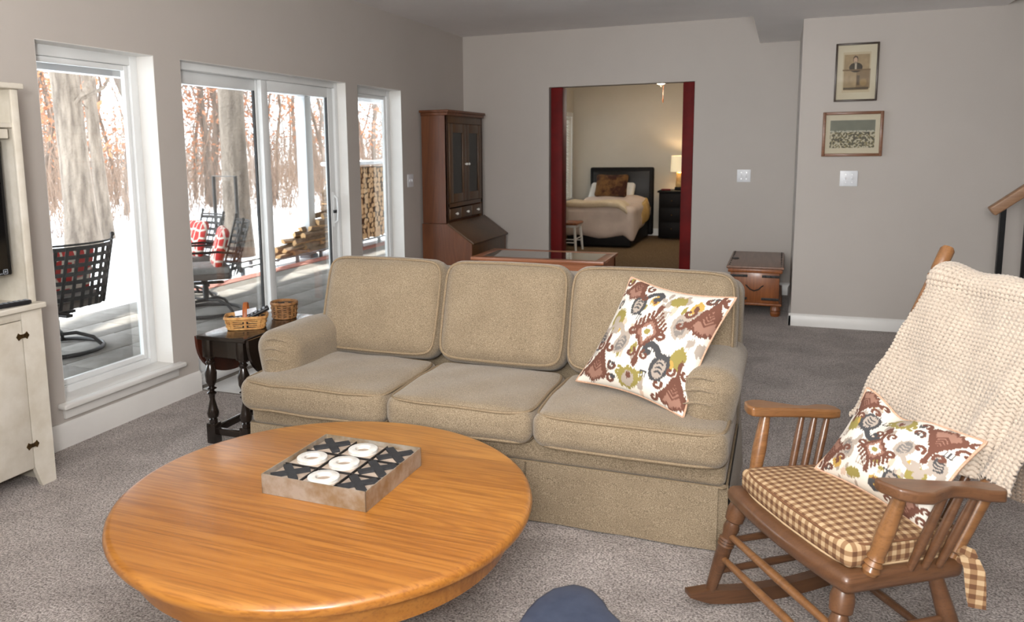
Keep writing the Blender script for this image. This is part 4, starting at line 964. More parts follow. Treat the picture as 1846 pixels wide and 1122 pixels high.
# gingham seat cushion, tied on
sc = empty('seat_cushion', tuple(RCM @ Vector((0, .2, .40))), 'brown and tan gingham box cushion tied on rocking chair seat', 'cushion', RZ)
scm = Matrix.Translation((0, -.2, -.40))
def gfn(p):
    x, y, z = p; u = x/.25; v = (y+.185)/.37; b = (1-min(1, abs(u))**2.5)*(1-abs(2*v-1)**2.5 if 0 < v < 1 else 0)
    x = x*(1-.08*v); y = y-.016*(1-u*u)*(1-v)
    return (x, y, z+.014*b*(1 if z > 0 else .0)-.03*(y+.185))
def uvbox(me, s=1.0):
    uvl = me.uv_layers.new(name='uv'); vs2 = me.vertices
    for p in me.polygons:
        n = p.normal
        for li in p.loop_indices:
            c = vs2[me.loops[li].vertex_index].co
            uvl.data[li].uv = (c.x*s, c.y*s) if abs(n.z) > .62 else ((c.y*s, c.z*s) if abs(n.x) > abs(n.y) else (c.x*s, c.z*s))
gc = G().rbox((0, .200, .437), (.250, .180, .033), .018, 3, (12, 10, 3), gfn).xf(scm).obj('cushion_body', M['ging'], sc, smooth=180)
uvbox(gc.data)
M['seam'] = mat('cushion_seam', S(120, 82, 54), .9)
for w in (1, -1):
    pts = []
    for k in range(80):
        a = 2*PI*k/80; c, s = math.cos(a), math.sin(a); e_ = 2/8
        p = gfn((.246*math.copysign(abs(c)**e_, c), .176*math.copysign(abs(s)**e_, s), w*.0285)); pts.append((p[0], p[1], p[2]+.037))
    G().tube(pts, .0034, 6, True).obj('welt', M['seam'] if w > 0 else M['ging'], gc)
def ribbon(path, w, wd):
    P = [Vector(p) for p in path]; wd = Vector(wd); L = len(P)
    A = np.array([[tuple(p-wd*w*(.5+.25*math.sin(i/L*PI))), tuple(p+wd*w*(.5+.25*math.sin(i/L*PI)))] for i, p in enumerate(P)]); B = A+np.array([.003, .002, 0])
    return G().grid(A).grid(B[:, ::-1])
for path, w, wd in (([(.225, .33, .405), (.250, .338, .415), (.272, .345, .412), (.285, .35, .385), (.288, .353, .35), (.29, .356, .315), (.292, .36, .285)], .030, (.55, .8, 0)), ([(.235, .335, .405), (.25, .345, .425), (.272, .35, .424), (.28, .352, .408), (.265, .345, .398), (.245, .335, .40)], .018, (.3, .3, .9))):
    o = ribbon(path, w, wd).xf(scm).obj('tie', M['ging'], gc, smooth=60); uvbox(o.data)
# throw pillow on the chair
lw = lambda x, y, z: tuple(RCM @ Vector((x, y, z)))
pillow('throw_pillow', [lw(-.190, .235, .470), lw(.215, .265, .462), lw(.243, .400, .700), lw(-.190, .400, .712)], .062, ikat_canvas(11)[::-1, ::-1], 'cream ikat throw pillow slumped on the rocking chair cushion', crease=.35, squash=lambda U, V: .05*np.exp(-((U-.36)/.16)**2)*np.clip(V-.4, 0, 1))
# knitted throw over the chair back
th = empty('knitted_throw', lw(0, .62, 1.06), 'chunky cream knitted throw draped over rocking chair back', 'throw', RZ); to_ = (0, .62, 1.06)
path = []
for f in np.linspace(.30, .850, 60): y, z = bp(f); path.append((y-.045, z+.0))
yt, zt_ = bp(.850)
for a in np.linspace(0, PI*.80, 16): path.append((yt-.045+.05*(1-math.cos(a)), zt_+.018+.035*math.sin(a)))
y0_, z0_ = path[-1]
for q in np.linspace(.01, .62, 60): path.append((y0_+.03*q, z0_-q))
path = np.array(path); sl = np.r_[0, np.cumsum(np.hypot(*np.diff(path, axis=0).T))]; Ltot = sl[-1]
nv = 430; nu = 250; sv = np.linspace(0, Ltot, nv); PY_ = np.interp(sv, sl, path[:, 0]); PZ_ = np.interp(sv, sl, path[:, 1])
dy_, dz_ = np.gradient(PY_), np.gradient(PZ_); ln = np.hypot(dy_, dz_); NY, NZ = -dz_/ln, dy_/ln     # outward (front/up) normal
U = np.linspace(0, 1, nu)[None]; Vv = (sv/Ltot)[:, None]
fz = np.clip((sv[:, None]/.52), 0, 1)                     # 0 at front hem, 1 at crest
xl = -.275+.09*fz; xr = .315-.03*fz
Xg = xl+(xr-xl)*U + .006*np.sin(Vv*40+U*3)
pw = .0145; pv = .0115
su = Xg/pw; fu = su-np.floor(su)-.5; ph = sv[:, None]/pv+np.abs(fu)*1.1+.5*np.floor(su)*0
kn = (.5+.5*np.cos(2*PI*ph))*(1-(np.abs(fu)*1.7)**2*.7)
kn = np.clip(kn, 0, 1)
und = .010*np.sin(Xg*17+1.2)*np.sin(sv[:, None]*9+.6)+.006*np.sin(Xg*31+sv[:, None]*13)
fold = .040*np.exp(-((Xg-(.175+.16*(sv[:, None]-.10)))/.030)**2)*np.clip(1-sv[:, None]/.45, 0, 1) - .018*np.exp(-((Xg-(.225+.16*(sv[:, None]-.10)))/.018)**2)*np.clip(1-sv[:, None]/.45, 0, 1)
hgt = kn*.0085+und+fold
Pt = np.stack([Xg+0*Vv, PY_[:, None]+NY[:, None]*hgt, PZ_[:, None]+NZ[:, None]*hgt], -1)-np.array(to_)
hem = .012*np.sin(U*23)*np.exp(-Vv*40); Pt[..., 2] += hem
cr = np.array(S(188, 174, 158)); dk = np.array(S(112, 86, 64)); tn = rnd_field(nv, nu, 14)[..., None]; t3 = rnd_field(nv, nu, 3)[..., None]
Cc = dk+(cr-dk)*np.clip(kn*1.5+.22, 0, 1)[..., None]; Cc = Cc*(.93+.1*tn)*(.95+.1*t3)  # hollows between stitches darkened, shade put into the yarn colour
gt = G().grid(Pt); gt.f = [f[::-1] for f in gt.f] if False else gt.f
tm = gt.me('knit_fabric', M['yarn'], 180)
a = tm.color_attributes.new('col', 'FLOAT_COLOR', 'POINT'); a.data.foreach_set('color', np.c_[Cc.reshape(-1, 3), np.ones(nv*nu)].astype(np.float32).ravel())
ko = link(tm, 'knit_fabric', th); sm = ko.modifiers.new('thickness', 'SOLIDIFY'); sm.thickness = .010; sm.offset = 0

# ------------------------------------------------------------------ navy stool at the bottom edge
NO = (-.385, 1.50, 0.0)
st = empty('padded_stool', NO, 'navy leather padded stool with wooden rim at bottom edge', 'stool')
out = [(-.502, 1.527), (-.499, 1.58), (-.491, 1.628), (-.466, 1.69), (-.425, 1.724), (-.400, 1.723), (-.376, 1.714), (-.339, 1.675), (-.323, 1.646), (-.286, 1.608), (-.262, 1.56), (-.252, 1.50), (-.258, 1.42), (-.30, 1.34), (-.37, 1.30), (-.44, 1.32), (-.485, 1.39), (-.502, 1.46)]
cxy = np.mean(out, 0)
def ringed(levels):
    g = G(); n = len(out); vs_ = []; fs_ = []
    for (k, z) in levels:
        for p in out: vs_.append((cxy[0]+(p[0]-cxy[0])*k, cxy[1]+(p[1]-cxy[1])*k, z))
    for j in range(len(levels)-1):
        for i in range(n): fs_.append((j*n+i, j*n+(i+1) % n, (j+1)*n+(i+1) % n, (j+1)*n+i))
    fs_ += [tuple(range(n)), tuple((len(levels)-1)*n+i for i in range(n))]
    vs_ = vs_; g.add(vs_, [f[::-1] for f in fs_]); return g
o = ringed([(.98, .385), (1.0, .395), (1.0, .412), (.97, .420), (.9, .4245), (.6, .428), (.2, .429)]).obj('padded_top', M['navy'], st, NO, smooth=60); o.data.flip_normals()
o = ringed([(1.0, .36), (1.035, .365), (1.035, .392), (1.02, .398), (.9, .398)]).obj('wooden_rim', M['rocklt'], st, NO, smooth=40); o.data.flip_normals()
for dx, dy in ((-.07, -.12), (.07, -.12), (-.07, .13), (.06, .12)): G().lathe((NO[0]+dx*1.25, NO[1]+dy*1.2, 0), (NO[0]+dx, NO[1]+dy, .37), [(0, .012), (.5, .018), (.9, .02), (1, .018)], 12).obj('leg', M['rocklt'], st, NO)

# ================================================================== bedroom
bo = (-2.45, 12.1, 0.0)
bed = empty('bed', bo, 'single bed with dark upholstered headboard in the bedroom', 'bed')
G().bb(-2.96, -1.925, 12.97, 13.06, .03, 1.12, .03, 3, (2, 1, 2)).obj('headboard', M['darkbed'], bed, bo)
G().bb(-2.90, -1.985, 12.955, 12.975, .35, 1.06, .01).obj('headboard_panel', M['headpanel'], bed, bo)
G().bb(-2.93, -1.99, 11.33, 12.97, .02, .33, .02, 2).obj('bed_base', M['darkbed'], bed, bo)
G().bb(-2.92, -2.0, 11.35, 12.95, .33, .55, .05, 3).obj('mattress', M['duvet'], bed, bo)
def duv(p):
    x, y, z = p; t = (y+.76)/1.52; hump = .10*math.exp(-((t-.86)/.16)**2)*(1-(x/.52)**2*.7)
    low = z < 0
    if low:
        z += .05*math.sin(x*9+y*3)*(.5) ; x *= 1.03+.02*math.sin(y*11); y *= 1.01
        if x > 0: z += .16*t
        z -= .05; z -= .16*max(0, min(1, (x-.38)/.14))*max(0, min(1, (-y-.45)/.3))
    else: z += hump+.012*math.sin(x*14)*math.sin(y*9)
    return (x, y, z)
o_duvet = G().rbox((-2.46, 12.03, .405), (.515, .76, .205), .10, 5, (14, 16, 5), duv).obj('duvet', M['duvet'], None, smooth=180)
tag(o_duvet, 'pale puffy duvet hanging over the bedroom bed', 'duvet')
o = G().rbox((-2.49, 11.50, .628), (.46, .25, .042), .035, 3, (10, 6, 1), lambda p: (p[0], p[1]-.02*math.sin(p[0]*6), p[2]+.01*math.sin(p[0]*9)-(.10*max(0, (p[0]-.30)/.16)**2))).obj('folded_blanket', M['blanket'], None, smooth=180)
tag(o, 'cream blanket folded across the foot of the bed', 'blanket')
o = G().rbox((-1.965, 12.35, .46), (.03, .40, .15), .028, 3, (2, 8, 4), lambda p: (p[0]+.03*math.sin((p[1]+.4)*4)-.05*max(0, p[2]/.15), p[1], p[2]+.10*p[1])).obj('gold_coverlet', M['golden'], None, smooth=180)
tag(o, 'gold coverlet hanging down the right side of bed', 'coverlet')
o = G().rbox((0, 0, 0), (.25, .18, .075), .07, 5, (8, 8, 2), lambda p: (p[0]*(1+.12*abs(p[1]/.18)**3), p[1]*(1+.12*abs(p[0]/.25)**3), p[2]*(1-.6*max(abs(p[0]/.25), abs(p[1]/.18))**4))).obj('plush_pillow', M['fur'], None, smooth=180, loc=(-2.51, 12.50, .845), rot=(R(66), 0, R(-4)))
tag(o, 'shaggy brown plush pillow propped on the bed', 'pillow')
o = G().rbox((0, 0, 0), (.36, .20, .06), .055, 4, (8, 6, 2)).obj('bed_pillow', M['porcelain'], None, smooth=180, loc=(-2.55, 12.74, .73), rot=(R(38), 0, 0)); tag(o, 'white pillow against the dark headboard', 'pillow')
ns = (-1.58, 12.78, 0); e = empty('nightstand', ns, 'dark wooden nightstand right of the bed', 'nightstand')
G().bb(-1.78, -1.38, 12.58, 13.03, .03, .735, .004).obj('body', M['darkbed'], e, ns)
G().bb(-1.805, -1.355, 12.555, 13.04, .735, .765, .006).obj('top', M['darkbed'], e, ns)
for k in range(3):
    d = G().bb(-1.76, -1.40, 12.565, 12.582, .07+k*.22, .27+k*.22, .004).obj('drawer', M['darkbed'], e, ns)
    G().sphere((-1.58, 12.555, .17+k*.22), .014).obj('knob', M['brass'], d, ns)
lo_ = (-1.50, 12.80, .766); e = empty('table_lamp', lo_, 'lit table lamp with drum shade on the nightstand', 'lamp')
G().bb(-.065, .065, -.065, .065, .0005, .05, .004).obj('plinth', M['darkbed'], e)
G().lathe((0, 0, .05), (0, 0, .29), [(0, .055), (.15, .06), (.5, .052), (.9, .05), (1, .02)], 20).obj('lamp_base', M['lampbase'], e)
vs_ = []; fs_ = []
for i in range(32):
    a = 2*PI*i/32
    for r_, z in ((.140, .285), (.130, .535), (.127, .535), (.137, .285)): vs_.append((r_*math.cos(a), r_*math.sin(a), z))
for i in range(32):
    j = (i+1) % 32
    for q in range(4): fs_.append((i*4+q, j*4+q, j*4+(q+1) % 4, i*4+(q+1) % 4))
G().add(vs_, fs_).obj('lamp_shade', M['shade'], e)
def point(name, loc, en, col, r):
    l = bpy.data.lights.new(name, 'POINT'); l.energy = en; l.color = col; l.shadow_soft_size = r
    o = bpy.data.objects.new(name, l); COL.objects.link(o); o.location = loc
point('lamp_bulb_light', (-1.50, 12.80, 1.20), 9, (1, .76, .46), .04)
o = G().bb(-.07, .07, -.05, .05, 0, .022, .003).obj('book', M['red'], loc=(-1.69, 12.68, .766), rot=(0, 0, .2)); tag(o, 'small red book on the nightstand', 'book')
fo = (-1.56, 11.0, 2.6); e = empty('ceiling_fan', fo, 'ceiling fan with glowing light bowl in bedroom', 'ceiling fan')
G().cyl((0, 0, -.001), (0, 0, -.12), .05, .05, 16).lathe((0, 0, -.12), (0, 0, -.23), [(0, .06), (.2, .10), (.7, .10), (1, .07)], 20).obj('motor', M['brass'], e)
G().lathe((0, 0, -.335), (0, 0, -.23), [(0, .01), (.12, .05), (.45, .09), (1, .105)], 20).obj('light_bowl', M['bowl'], e)
G().sphere((0, 0, -.345), .014, 8, 6).obj('finial', M['brass'], e)
G().cyl((.03, 0, -.34), (.03, 0, -.52), .0012, n=6).cyl((.03, 0, -.52), (.03, 0, -.57), .009, .006, 8).obj('pull_chain', M['cherry'], e)
for k in range(5):
    g = G().bb(.12, .60, -.06, .06, -.19, -.182, .003); g.xf(Matrix.Rotation(k*2*PI/5+.3, 4, 'Z')); g.obj('blade', M['cherry'], e)
point('fan_light', (-1.56, 11.0, 2.16), 36, (1, .91, .78), .08)
# bedroom window with blinds
root = bpy.data.objects.new('window_3', None); COL.objects.link(root); root.location = (XL, 12.2, .62); struct(root); og = (XL, 12.2, .62)
G().bb(XL, XL+.02, BW[0]-.07, BW[0], BW[2]-.07, BW[3]+.07).bb(XL, XL+.02, BW[1], BW[1]+.07, BW[2]-.07, BW[3]+.07).bb(XL, XL+.02, BW[0], BW[1], BW[3], BW[3]+.07).bb(XL, XL+.03, BW[0]-.09, BW[1]+.09, BW[2]-.03, BW[2], .004).obj('casing', M['white'], root, og)
G().box(XL-.15, XL-.145, BW[0], BW[1], BW[2], BW[3]).obj('pane', M['glass'], root, og, smooth=0)
sm_ = G(); sm_.bb(-.022, .022, BW[0]+.01, BW[1]-.01, -.0015, .0015, .001); sm_.v = [(x, y-12.2, z) for x, y, z in sm_.v]; sme = sm_.me('slat', M['blind'])
for k in range(32): link(sme, 'slat', root, (-.04, 0, .02+k*.041), (0, R(38), 0))
# white chair with wooden seat
wo = (-2.80, 10.84, 0); e = empty('side_chair', wo, 'white painted chair with wooden seat at the bed foot', 'chair', R(90))
G().rbox((0, 0, .40), (.20, .19, .018), .016, 2, (2, 2, 1)).obj('seat', M['chestw'], e)
G().bb(-.18, .18, -.17, .17, .345, .382, .004).obj('seat_rail', M['porcelain'], e)
for x in (-1, 1):
    G().lathe((x*.20, -.18, 0), (x*.165, -.15, .35), [(0, .014), (.5, .02), (1, .018)], 10).obj('leg', M['porcelain'], e)
    G().lathe((x*.20, .18, 0), (x*.165, .15, .35), [(0, .014), (.5, .02), (1, .018)], 10).obj('leg', M['porcelain'], e)
    G().cyl((x*.16, .16, .41), (x*.19, .24, .80), .014, .012).obj('back_post', M['porcelain'], e)
    G().cyl((x*.185, -.165, .14), (x*.185, .165, .14), .009).obj('stretcher', M['porcelain'], e)
G().cyl((-.185, -.165, .19), (.185, -.165, .19), .009).obj('stretcher', M['porcelain'], e)
G().bb(-.20, .20, .225, .245, .74, .83, .008, 2).obj('crest_rail', M['porcelain'], e)

# ================================================================== outside: patio, deck, woods
PZ = -.08
pat = struct(bpy.data.objects.new('floor_patio', None)); COL.objects.link(pat); pat.location = (-4.9, 7, PZ)
G().box(-6.22, XO, 1.0, 14.0, -.30, PZ-.008).obj('bedding', M['joint'], pat, (-4.9, 7, PZ), smooth=0)
pme = [G().rbox((0, 0, -.02), (.224, .30, .02), .006, 1).me('paver', M['paver'])]
for i in range(6):
    for j in range(16):
        x = XO-.235-i*.455; y = 2.6+j*.612+(.306 if i % 2 else 0)
        if x < -5.98 and y > 6.4: continue
        link(pme[0], 'paver', pat, (x+4.9, y-7, random.uniform(-.002, .001)))
bme = G().rbox((0, 0, -.03), (.102, .048, .03), .005, 1).me('brick', M['brick'])
for j in range(66): link(bme, 'brick', pat, (-6.105+4.9, 6.6+j*.1035-7, random.uniform(-.001, .003)))
# snow-covered ground
nx_, ny_ = 70, 80; xs = -6.225-np.linspace(0, 1, nx_)**2*150; ysn = -40+np.linspace(0, 1, ny_)*220
Xg_, Yg_ = np.meshgrid(xs, ysn); Zg = -.14+.06*np.sin(Xg_*.7)*np.sin(Yg_*.5)*np.clip((-Xg_-7)/3, 0, 1)-.25*np.clip((-Xg_-8)/10, 0, 1)+1.2*np.clip((-Xg_-35)/60, 0, 1)+.15*np.sin(Xg_*.2+Yg_*.13)*np.clip((-Xg_-9)/8, 0, 1)
g = G().grid(np.stack([Xg_, Yg_, Zg], -1)); struct(g.obj('ground_snow', M['snow'], smooth=180))
struct(G().box(-160, 60, 14.0, 180, -1.2, -.16).obj('ground_side', M['snow'], smooth=0))
# deck above the patio
dk = struct(bpy.data.objects.new('ceiling_deck', None)); COL.objects.link(dk)
G().bb(-6.66, -6.54, -1, 15, 2.252, 2.362, .006).obj('beam', M['postp'], dk)
for k in range(40): G().box(-6.7, XO, -1+k*.40, -.96+k*.40, 2.40, 2.60).obj('joist', M['deckwood'], dk, smooth=0)
G().box(-6.75, XO, -1, 15, 2.60, 2.64).obj('boards', M['deckwood'], dk, smooth=0)
e = empty('deck_post', (-6.6, 10.1, -.2), 'pale painted square post holding the deck beam', 'post')
G().bb(-.085, .085, -.085, .085, 0, 2.45, .008).obj('shaft', M['postp'], e); G().bb(-.10, .10, -.10, .10, .0, .12, .006).obj('foot', M['greyiron'], e)

# firewood rack and logs
ro = (-6.57, 10.3, PZ); rk = empty('firewood_rack', ro, 'long black metal firewood rack along the patio edge', 'rack')
for x in (-6.40, -6.74): G().tube([(x, 8.2, PZ+.055), (x, 12.7, PZ+.055)], .016, 8).obj('rail', M['greyiron'], rk, ro)
for y in (8.2, 12.7):
    G().tube([(-6.40, y, PZ), (-6.40, y, 1.15), (-6.74, y, 1.15), (-6.74, y, PZ)], .023, 8).obj('end_frame', M['iron'], rk, ro)
for y in np.arange(8.25, 12.7, .62):
    for x in (-6.40, -6.74): G().bb(x-.022, x+.022, y-.022, y+.022, PZ-.05, PZ+.05, .004).obj('foot', M['greyiron'], rk, ro)
def log_mesh(r_, l, split, seed):
    rr = random.Random(seed); n = 9
    if split: ang_ = [(-.2+i/(n-2)*1.9) for i in range(n-1)]; prof = [(0, 0)]+[(r_*1.35*math.cos(a)*rr.uniform(.9, 1.05), r_*1.35*math.sin(a)*rr.uniform(.9, 1.05)) for a in ang_]; cxp = (r_*.45, r_*.45); prof = [(a-cxp[0], b-cxp[1]) for a, b in prof]
    else: prof = [(r_*math.cos(2*PI*i/n)*rr.uniform(.92, 1.06), r_*math.sin(2*PI*i/n)*rr.uniform(.92, 1.06)) for i in range(n)]
    g = G().prism(prof, -l/2, l/2, 'x'); m = g.me('log', M['logbark'], 0); m.materials.append(M['logend'])
    for p in m.polygons:
        if abs(p.normal.x) > .9 or (split and rr.random() < .25): p.material_index = 1
    return m
LM = [log_mesh(.052, .40, i % 2 == 0, i) for i in range(8)]; LS = [log_mesh(.048, .46, i % 3 != 0, 20+i) for i in range(6)]
def log(me_, loc, rot, label, grp):
    o = link(me_, 'firewood_log', None, loc, rot); tag(o, label, 'log', grp)
row = 0; z = PZ+.125
while z < 1.19:
    y = 10.75+(.0 if row % 2 else .048)+max(0, z-.5)*.35
    while y < 12.62:
        q_ = random.randrange(8); tier = 'bottom row' if row == 0 else 'lower half' if z < .5 else 'upper half' if z < 1.1 else 'snow-topped rows'
        log(LM[q_], (-6.57+random.uniform(-.02, .02), y, z), (random.uniform(0, 6), 0, random.uniform(-.04, .04)), ('wedge-split' if q_ % 2 == 0 else 'round-ended')+' firewood log in the '+tier+' of the tall woodpile', 'tall woodpile')
        y += .098
    z += .083; row += 1
for k, (y0, y1, z0, n) in enumerate(((9.05, 10.6, .03, 4), (9.25, 10.6, .115, 3), (9.45, 10.6, .19, 3), (9.75, 10.6, .27, 2), (9.9, 10.6, .35, 2), (10.1, 10.6, .43, 1), (10.2, 10.6, .51, 1))):
    for j in range(n):
        yy_ = y0+.23+(y1-y0-.46)*(j/max(1, n-1))
        for q in range(2): log(random.choice(LS), (-6.44-.16*q, yy_, PZ+z0+.045), (random.uniform(0, 6), random.uniform(-.05, .05), PI/2+random.uniform(-.15, .15)), 'split log in the low stepped heap on the rack', 'low log heap')
o = G().rbox((-6.57, 11.75, 1.245), (.22, .95, .03), .028, 3, (3, 14, 1), lambda p: (p[0], p[1], p[2]+.012*math.sin(p[1]*9)*math.cos(p[0]*8))).obj('snow_cap', M['snow'], smooth=180); tag(o, 'snow lying on top of the tall woodpile', 'snow')

# ------------------------------------------------------------------ patio chairs
def patio_chair():
    e = empty('patio_chair', (0, 0, PZ), 'x', 'chair')
    ring = [(.33*math.cos(2*PI*i/36), .33*math.sin(2*PI*i/36), .02) for i in range(36)]
    G().tube(ring, .017, 8, True).obj('base_ring', M['iron'], e)
    for k in range(4):
        a = PI/4+k*PI/2; c, s = math.cos(a), math.sin(a)
        G().tube([(c*.32, s*.32, .022), (c*.26, s*.26, .09), (c*.14, s*.14, .135), (c*.03, s*.03, .13)], .014, 8).obj('base_leg', M['iron'], e)
    G().cyl((0, 0, .12), (0, 0, .30), .028, .028, 12).obj('pedestal', M['iron'], e)
    G().bb(-.17, .17, -.03, .03, .28, .305, .006).bb(-.03, .03, -.17, .17, .28, .305, .006).tube([(-.15, -.12, .30), (-.19, -.2, .36)], .011).tube([(.15, -.12, .30), (.19, -.2, .36)], .011).obj('swivel_plate', M['iron'], e)
    G().rbox((0, -.02, .38), (.27, .25, .03), .025, 2, (4, 4, 1)).obj('seat_pan', M['taupe'], e)
    G().rbox((0, -.02, .435), (.255, .24, .035), .03, 3, (4, 4, 1)).obj('seat_pad', M['greycush'], e)
    W = .295
    def bpnt(u, f): a = u*.75; return (W*math.sin(a)/math.sin(.75), .20+.14*f+.10*(math.cos(a)-math.cos(.75))/(1-math.cos(.75)), .37+.50*f)
    for k in range(9):
        u = -1+k/4; G().tube([bpnt(u, f) for f in np.linspace(0, .96, 8)], .0045, 6, flat=3.9).obj('back_strap', M['iron'], e)
    for k in range(7):
        f = .16+k*.13; G().tube([bpnt(u, f) for u in np.linspace(-1, 1, 15)], .0045, 6, flat=3.9).obj('back_strap', M['iron'], e)
    g = G().tube([bpnt(u, .14*(u*u-1)*0+1.0-.06*(1-abs(u))*0) for u in np.linspace(-1, 1, 15)], .008, 8)
    for s in (-1, 1):
        g.tube([bpnt(s, f) for f in np.linspace(-.02, 1.06, 10)], .011, 8); p = bpnt(s, 1.08); g.sphere(p, .017, 8, 6)
    g.obj('back_frame', M['iron'], e)
    for s in (-1, 1): G().tube([bpnt(s, .45), (s*.31, .10, .62), (s*.32, -.12, .62), (s*.31, -.22, .57), (s*.27, -.22, .42)], .011, 8).obj('arm', M['iron'], e)
    G().rbox((0, 0, 0), (.24, .20, .055), .05, 4, (6, 6, 2), lambda p: (p[0], p[1], p[2]*(1-.5*max(abs(p[0]/.24), abs(p[1]/.2))**3))).xf(Matrix.Translation((0, .150, .63)) @ Matrix.Rotation(R(74), 4, 'X')).obj('back_cushion', M['redfab'], e, smooth=180)
    return e
pc = patio_chair()
# local +y is the chair back; chairs face away from it
pc.location = (-5.24, 4.42, PZ); pc.rotation_euler = (0, 0, R(-93)); tag(pc, 'dark iron swivel patio chair seen from behind through left window', 'chair', 'iron patio chairs')
c2 = copy_tree(pc); c2.location = (-5.10, 6.00, PZ); c2.rotation_euler = (0, 0, R(-46)); tag(c2, 'iron swivel patio chair with red cushion nearest the sliding door', 'chair', 'iron patio chairs')
c3 = copy_tree(pc); c3.location = (-5.80, 6.50, PZ); c3.rotation_euler = (0, 0, R(-30)); tag(c3, 'iron patio chair half hidden behind the nearer red-cushioned one', 'chair', 'iron patio chairs')

# ------------------------------------------------------------------ trees
def trunk(g, p0, p1, r0, r1, n=10, wob=.1, seg=9, seed=0):
    rr = random.Random(seed); pts = []; P0 = Vector(p0); P1 = Vector(p1)
    ox = oy = 0
    for i in range(seg+1):
        f = i/seg; ox += rr.uniform(-wob, wob)/seg; oy += rr.uniform(-wob, wob)/seg; pts.append(P0.lerp(P1, f)+Vector((ox*i, oy*i, 0)))
    rad = [(r0+(r1-r0)*(i/seg))*(1.45 if i == 0 else 1.1 if i == 1 else 1) for i in range(seg+1)]
    g.tube(pts, rad, n); return pts
def branches(g, pts, rr, n, L, r0, fmin=.25):
    tips = []
    for _ in range(n):
        f = rr.uniform(fmin, .98); i = min(len(pts)-2, int(f*(len(pts)-1))); p = pts[i].lerp(pts[i+1], rr.random())
        a = rr.uniform(0, 2*PI); l = L*rr.uniform(.5, 1.1)*(1.2-f*.6); d = Vector((math.cos(a), math.sin(a), rr.uniform(.15, .9))); q = [p]
        for s in range(4):
            d = d+Vector((rr.uniform(-.35, .35), rr.uniform(-.35, .35), rr.uniform(-.2, .35))); q.append(q[-1]+d.normalized()*l/4)
        g.tube(q, [r0*(1-.2*s) for s in range(5)], 4); tips += q[2:]
        for s in (2, 3, 4):
            for _k in range(2):
                dd = Vector((rr.uniform(-1, 1), rr.uniform(-1, 1), rr.uniform(-.3, .8))).normalized(); e2 = q[s]+dd*l*.28; g.tube([q[s], q[s].lerp(e2, .5)+Vector((rr.uniform(-.05, .05),)*3), e2], [r0*.45, r0*.35, r0*.2], 3); tips.append(e2)
    return tips
def leafball(tips, n, spread, rr, size):
    g = G()
    for _ in range(n):
        c = rr.choice(tips)+Vector((rr.gauss(0, spread), rr.gauss(0, spread), rr.gauss(0, spread*.7)))
        u = Vector((rr.gauss(0, 1), rr.gauss(0, 1), rr.gauss(0, 1))).normalized(); w = u.cross(Vector((rr.gauss(0, 1), rr.gauss(0, 1), rr.gauss(0, 1)))).normalized(); s = size*rr.uniform(.6, 1.3)
        g.add([c-u*s, c+w*s*.5, c+u*s, c-w*s*.5], [(0, 1, 2, 3)])
    return g
def big_tree(name_label, base, top, r0, r1, m, seed, nb=14, leaf_n=0, fmin=.35):
    rr = random.Random(seed); e = empty('tree', base, name_label, 'tree'); g = G()
    b = Vector(base); pts = trunk(g, (0, 0, -.3), tuple(Vector(top)-b), r0, r1, 16, .02, 12, seed)
    g.obj('trunk', m, e, smooth=60); gb = G(); tips = branches(gb, pts, rr, nb, 3.2, r0*.16, fmin); gb.obj('branches', m, e, smooth=60)
    if leaf_n:
        lo = leafball(tips, leaf_n, .25, rr, .07).obj('leaves', M['leaves'], e, smooth=0); lo['kind'] = 'stuff'
    return e
big_tree('broad pale oak trunk beyond the patio chair in left window', (-12.0, 10.90, -.3), (-12.45, 10.8, 11), .26, .20, M['bark'], 1, 16, 500, .2)
big_tree('darker oak trunk standing just right of the pale one', (-13.2, 12.6, -.4), (-13.7, 12.3, 12), .13, .10, M['bark'], 2, 14, 420, .15)
big_tree('thick straight brown oak trunk behind the sliding door', (-7.78, 9.97, -.25), (-7.78, 9.97, 11), .195, .175, M['bark'], 3, 10, 0, .45)
big_tree('slender leaning tree left of the thick oak trunk', (-10.6, 11.3, -.3), (-13.6, 12.2, 12), .10, .06, M['bark2'], 4, 18, 500, .1)
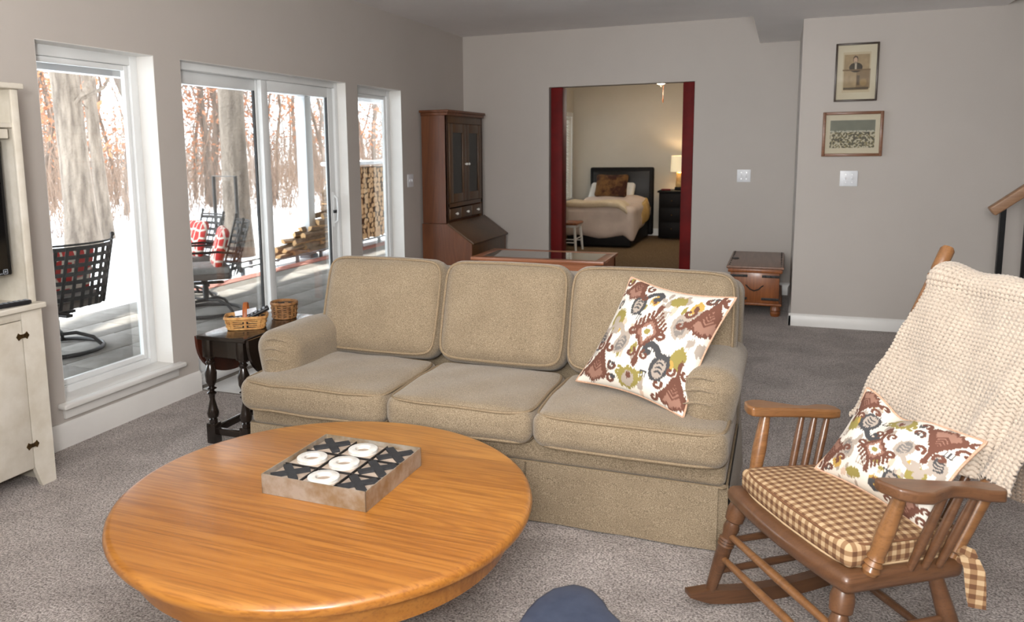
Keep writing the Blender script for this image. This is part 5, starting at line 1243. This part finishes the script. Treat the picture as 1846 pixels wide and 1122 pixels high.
def proto(seed, hgt, r0, nb, ln):
    rr = random.Random(seed); e = empty('tree', (0, 0, 0), 'x', 'tree'); g = G()
    pts = trunk(g, (0, 0, -.4), (rr.uniform(-.9, .9), rr.uniform(-.9, .9), hgt), r0, r0*.35, 6, .5, 9, seed)
    tips = branches(g, pts, rr, nb, hgt*.20, r0*.20, .08); g.obj('trunk', M['bark2'], e, smooth=60)
    if ln: lo = leafball(tips, ln, .35, rr, .07).obj('leaves', M['leaves'], e, smooth=0); lo['kind'] = 'stuff'
    return e
protos = [proto(40+i, random.uniform(8, 13), random.uniform(.04, .10), 14, (60, 460, 300, 640, 380, 180)[i]) for i in range(6)]
LBL = ['slim bare grey tree in the winter woods', 'slim tree with many russet leaves in the winter woods', 'crooked thin tree with few russet leaves in the woods', 'tree heavy with dry orange leaves in the winter woods', 'thin tree with scattered orange leaves in the woods', 'sparse-leaved dark-limbed tree far in the woods']
rr = random.Random(99); cnt = 0; firsts = set()
while cnt < 130:
    ang_ = rr.uniform(.40, 1.32); d = 20+55*rr.random()**1.2
    x, y = -d*math.sin(math.atan(ang_)), d*math.cos(math.atan(ang_))
    if x > -8.2: continue
    k = rr.randrange(6); o = protos[k] if k not in firsts else copy_tree(protos[k])
    firsts.add(k); o.location = (x, y, -.3+(1.2*max(0, min(1, (-x-35)/60)))); o.rotation_euler = (0, 0, rr.uniform(0, 6.3)); s = rr.uniform(.75, 1.35); o.scale = (s, s, s)
    win = 'left window' if ang_ > .9 else 'sliding door' if ang_ > .57 else 'narrow window'
    tag(o, LBL[k].replace('winter ', '')+(' farther off' if d > 45 else '')+' beyond the '+win, 'tree', 'winter woods'); cnt += 1
# twiggy undergrowth
g = G(); rr = random.Random(5)
for _ in range(2600):
    ang_ = rr.uniform(.42, 1.3); d = 20+46*rr.random(); x, y = -d*math.sin(math.atan(ang_)), d*math.cos(math.atan(ang_))
    if x > -8.6: continue
    h_ = rr.uniform(.8, 3.4); p = Vector((x, y, -.45+(1.2*max(0, min(1, (-x-35)/60))))); 
    for q in range(3):
        d2 = Vector((rr.uniform(-.5, .5), rr.uniform(-.5, .5), 1)); g.tube([p, p+d2*h_*.5, p+d2*h_+Vector((rr.uniform(-.3, .3), rr.uniform(-.3, .3), 0))], [.010, .007, .004], 3)
o = g.obj('undergrowth', M['brush'], smooth=0); tag(o, 'bare twiggy undergrowth across the snowy woods', 'brush', kind='stuff')
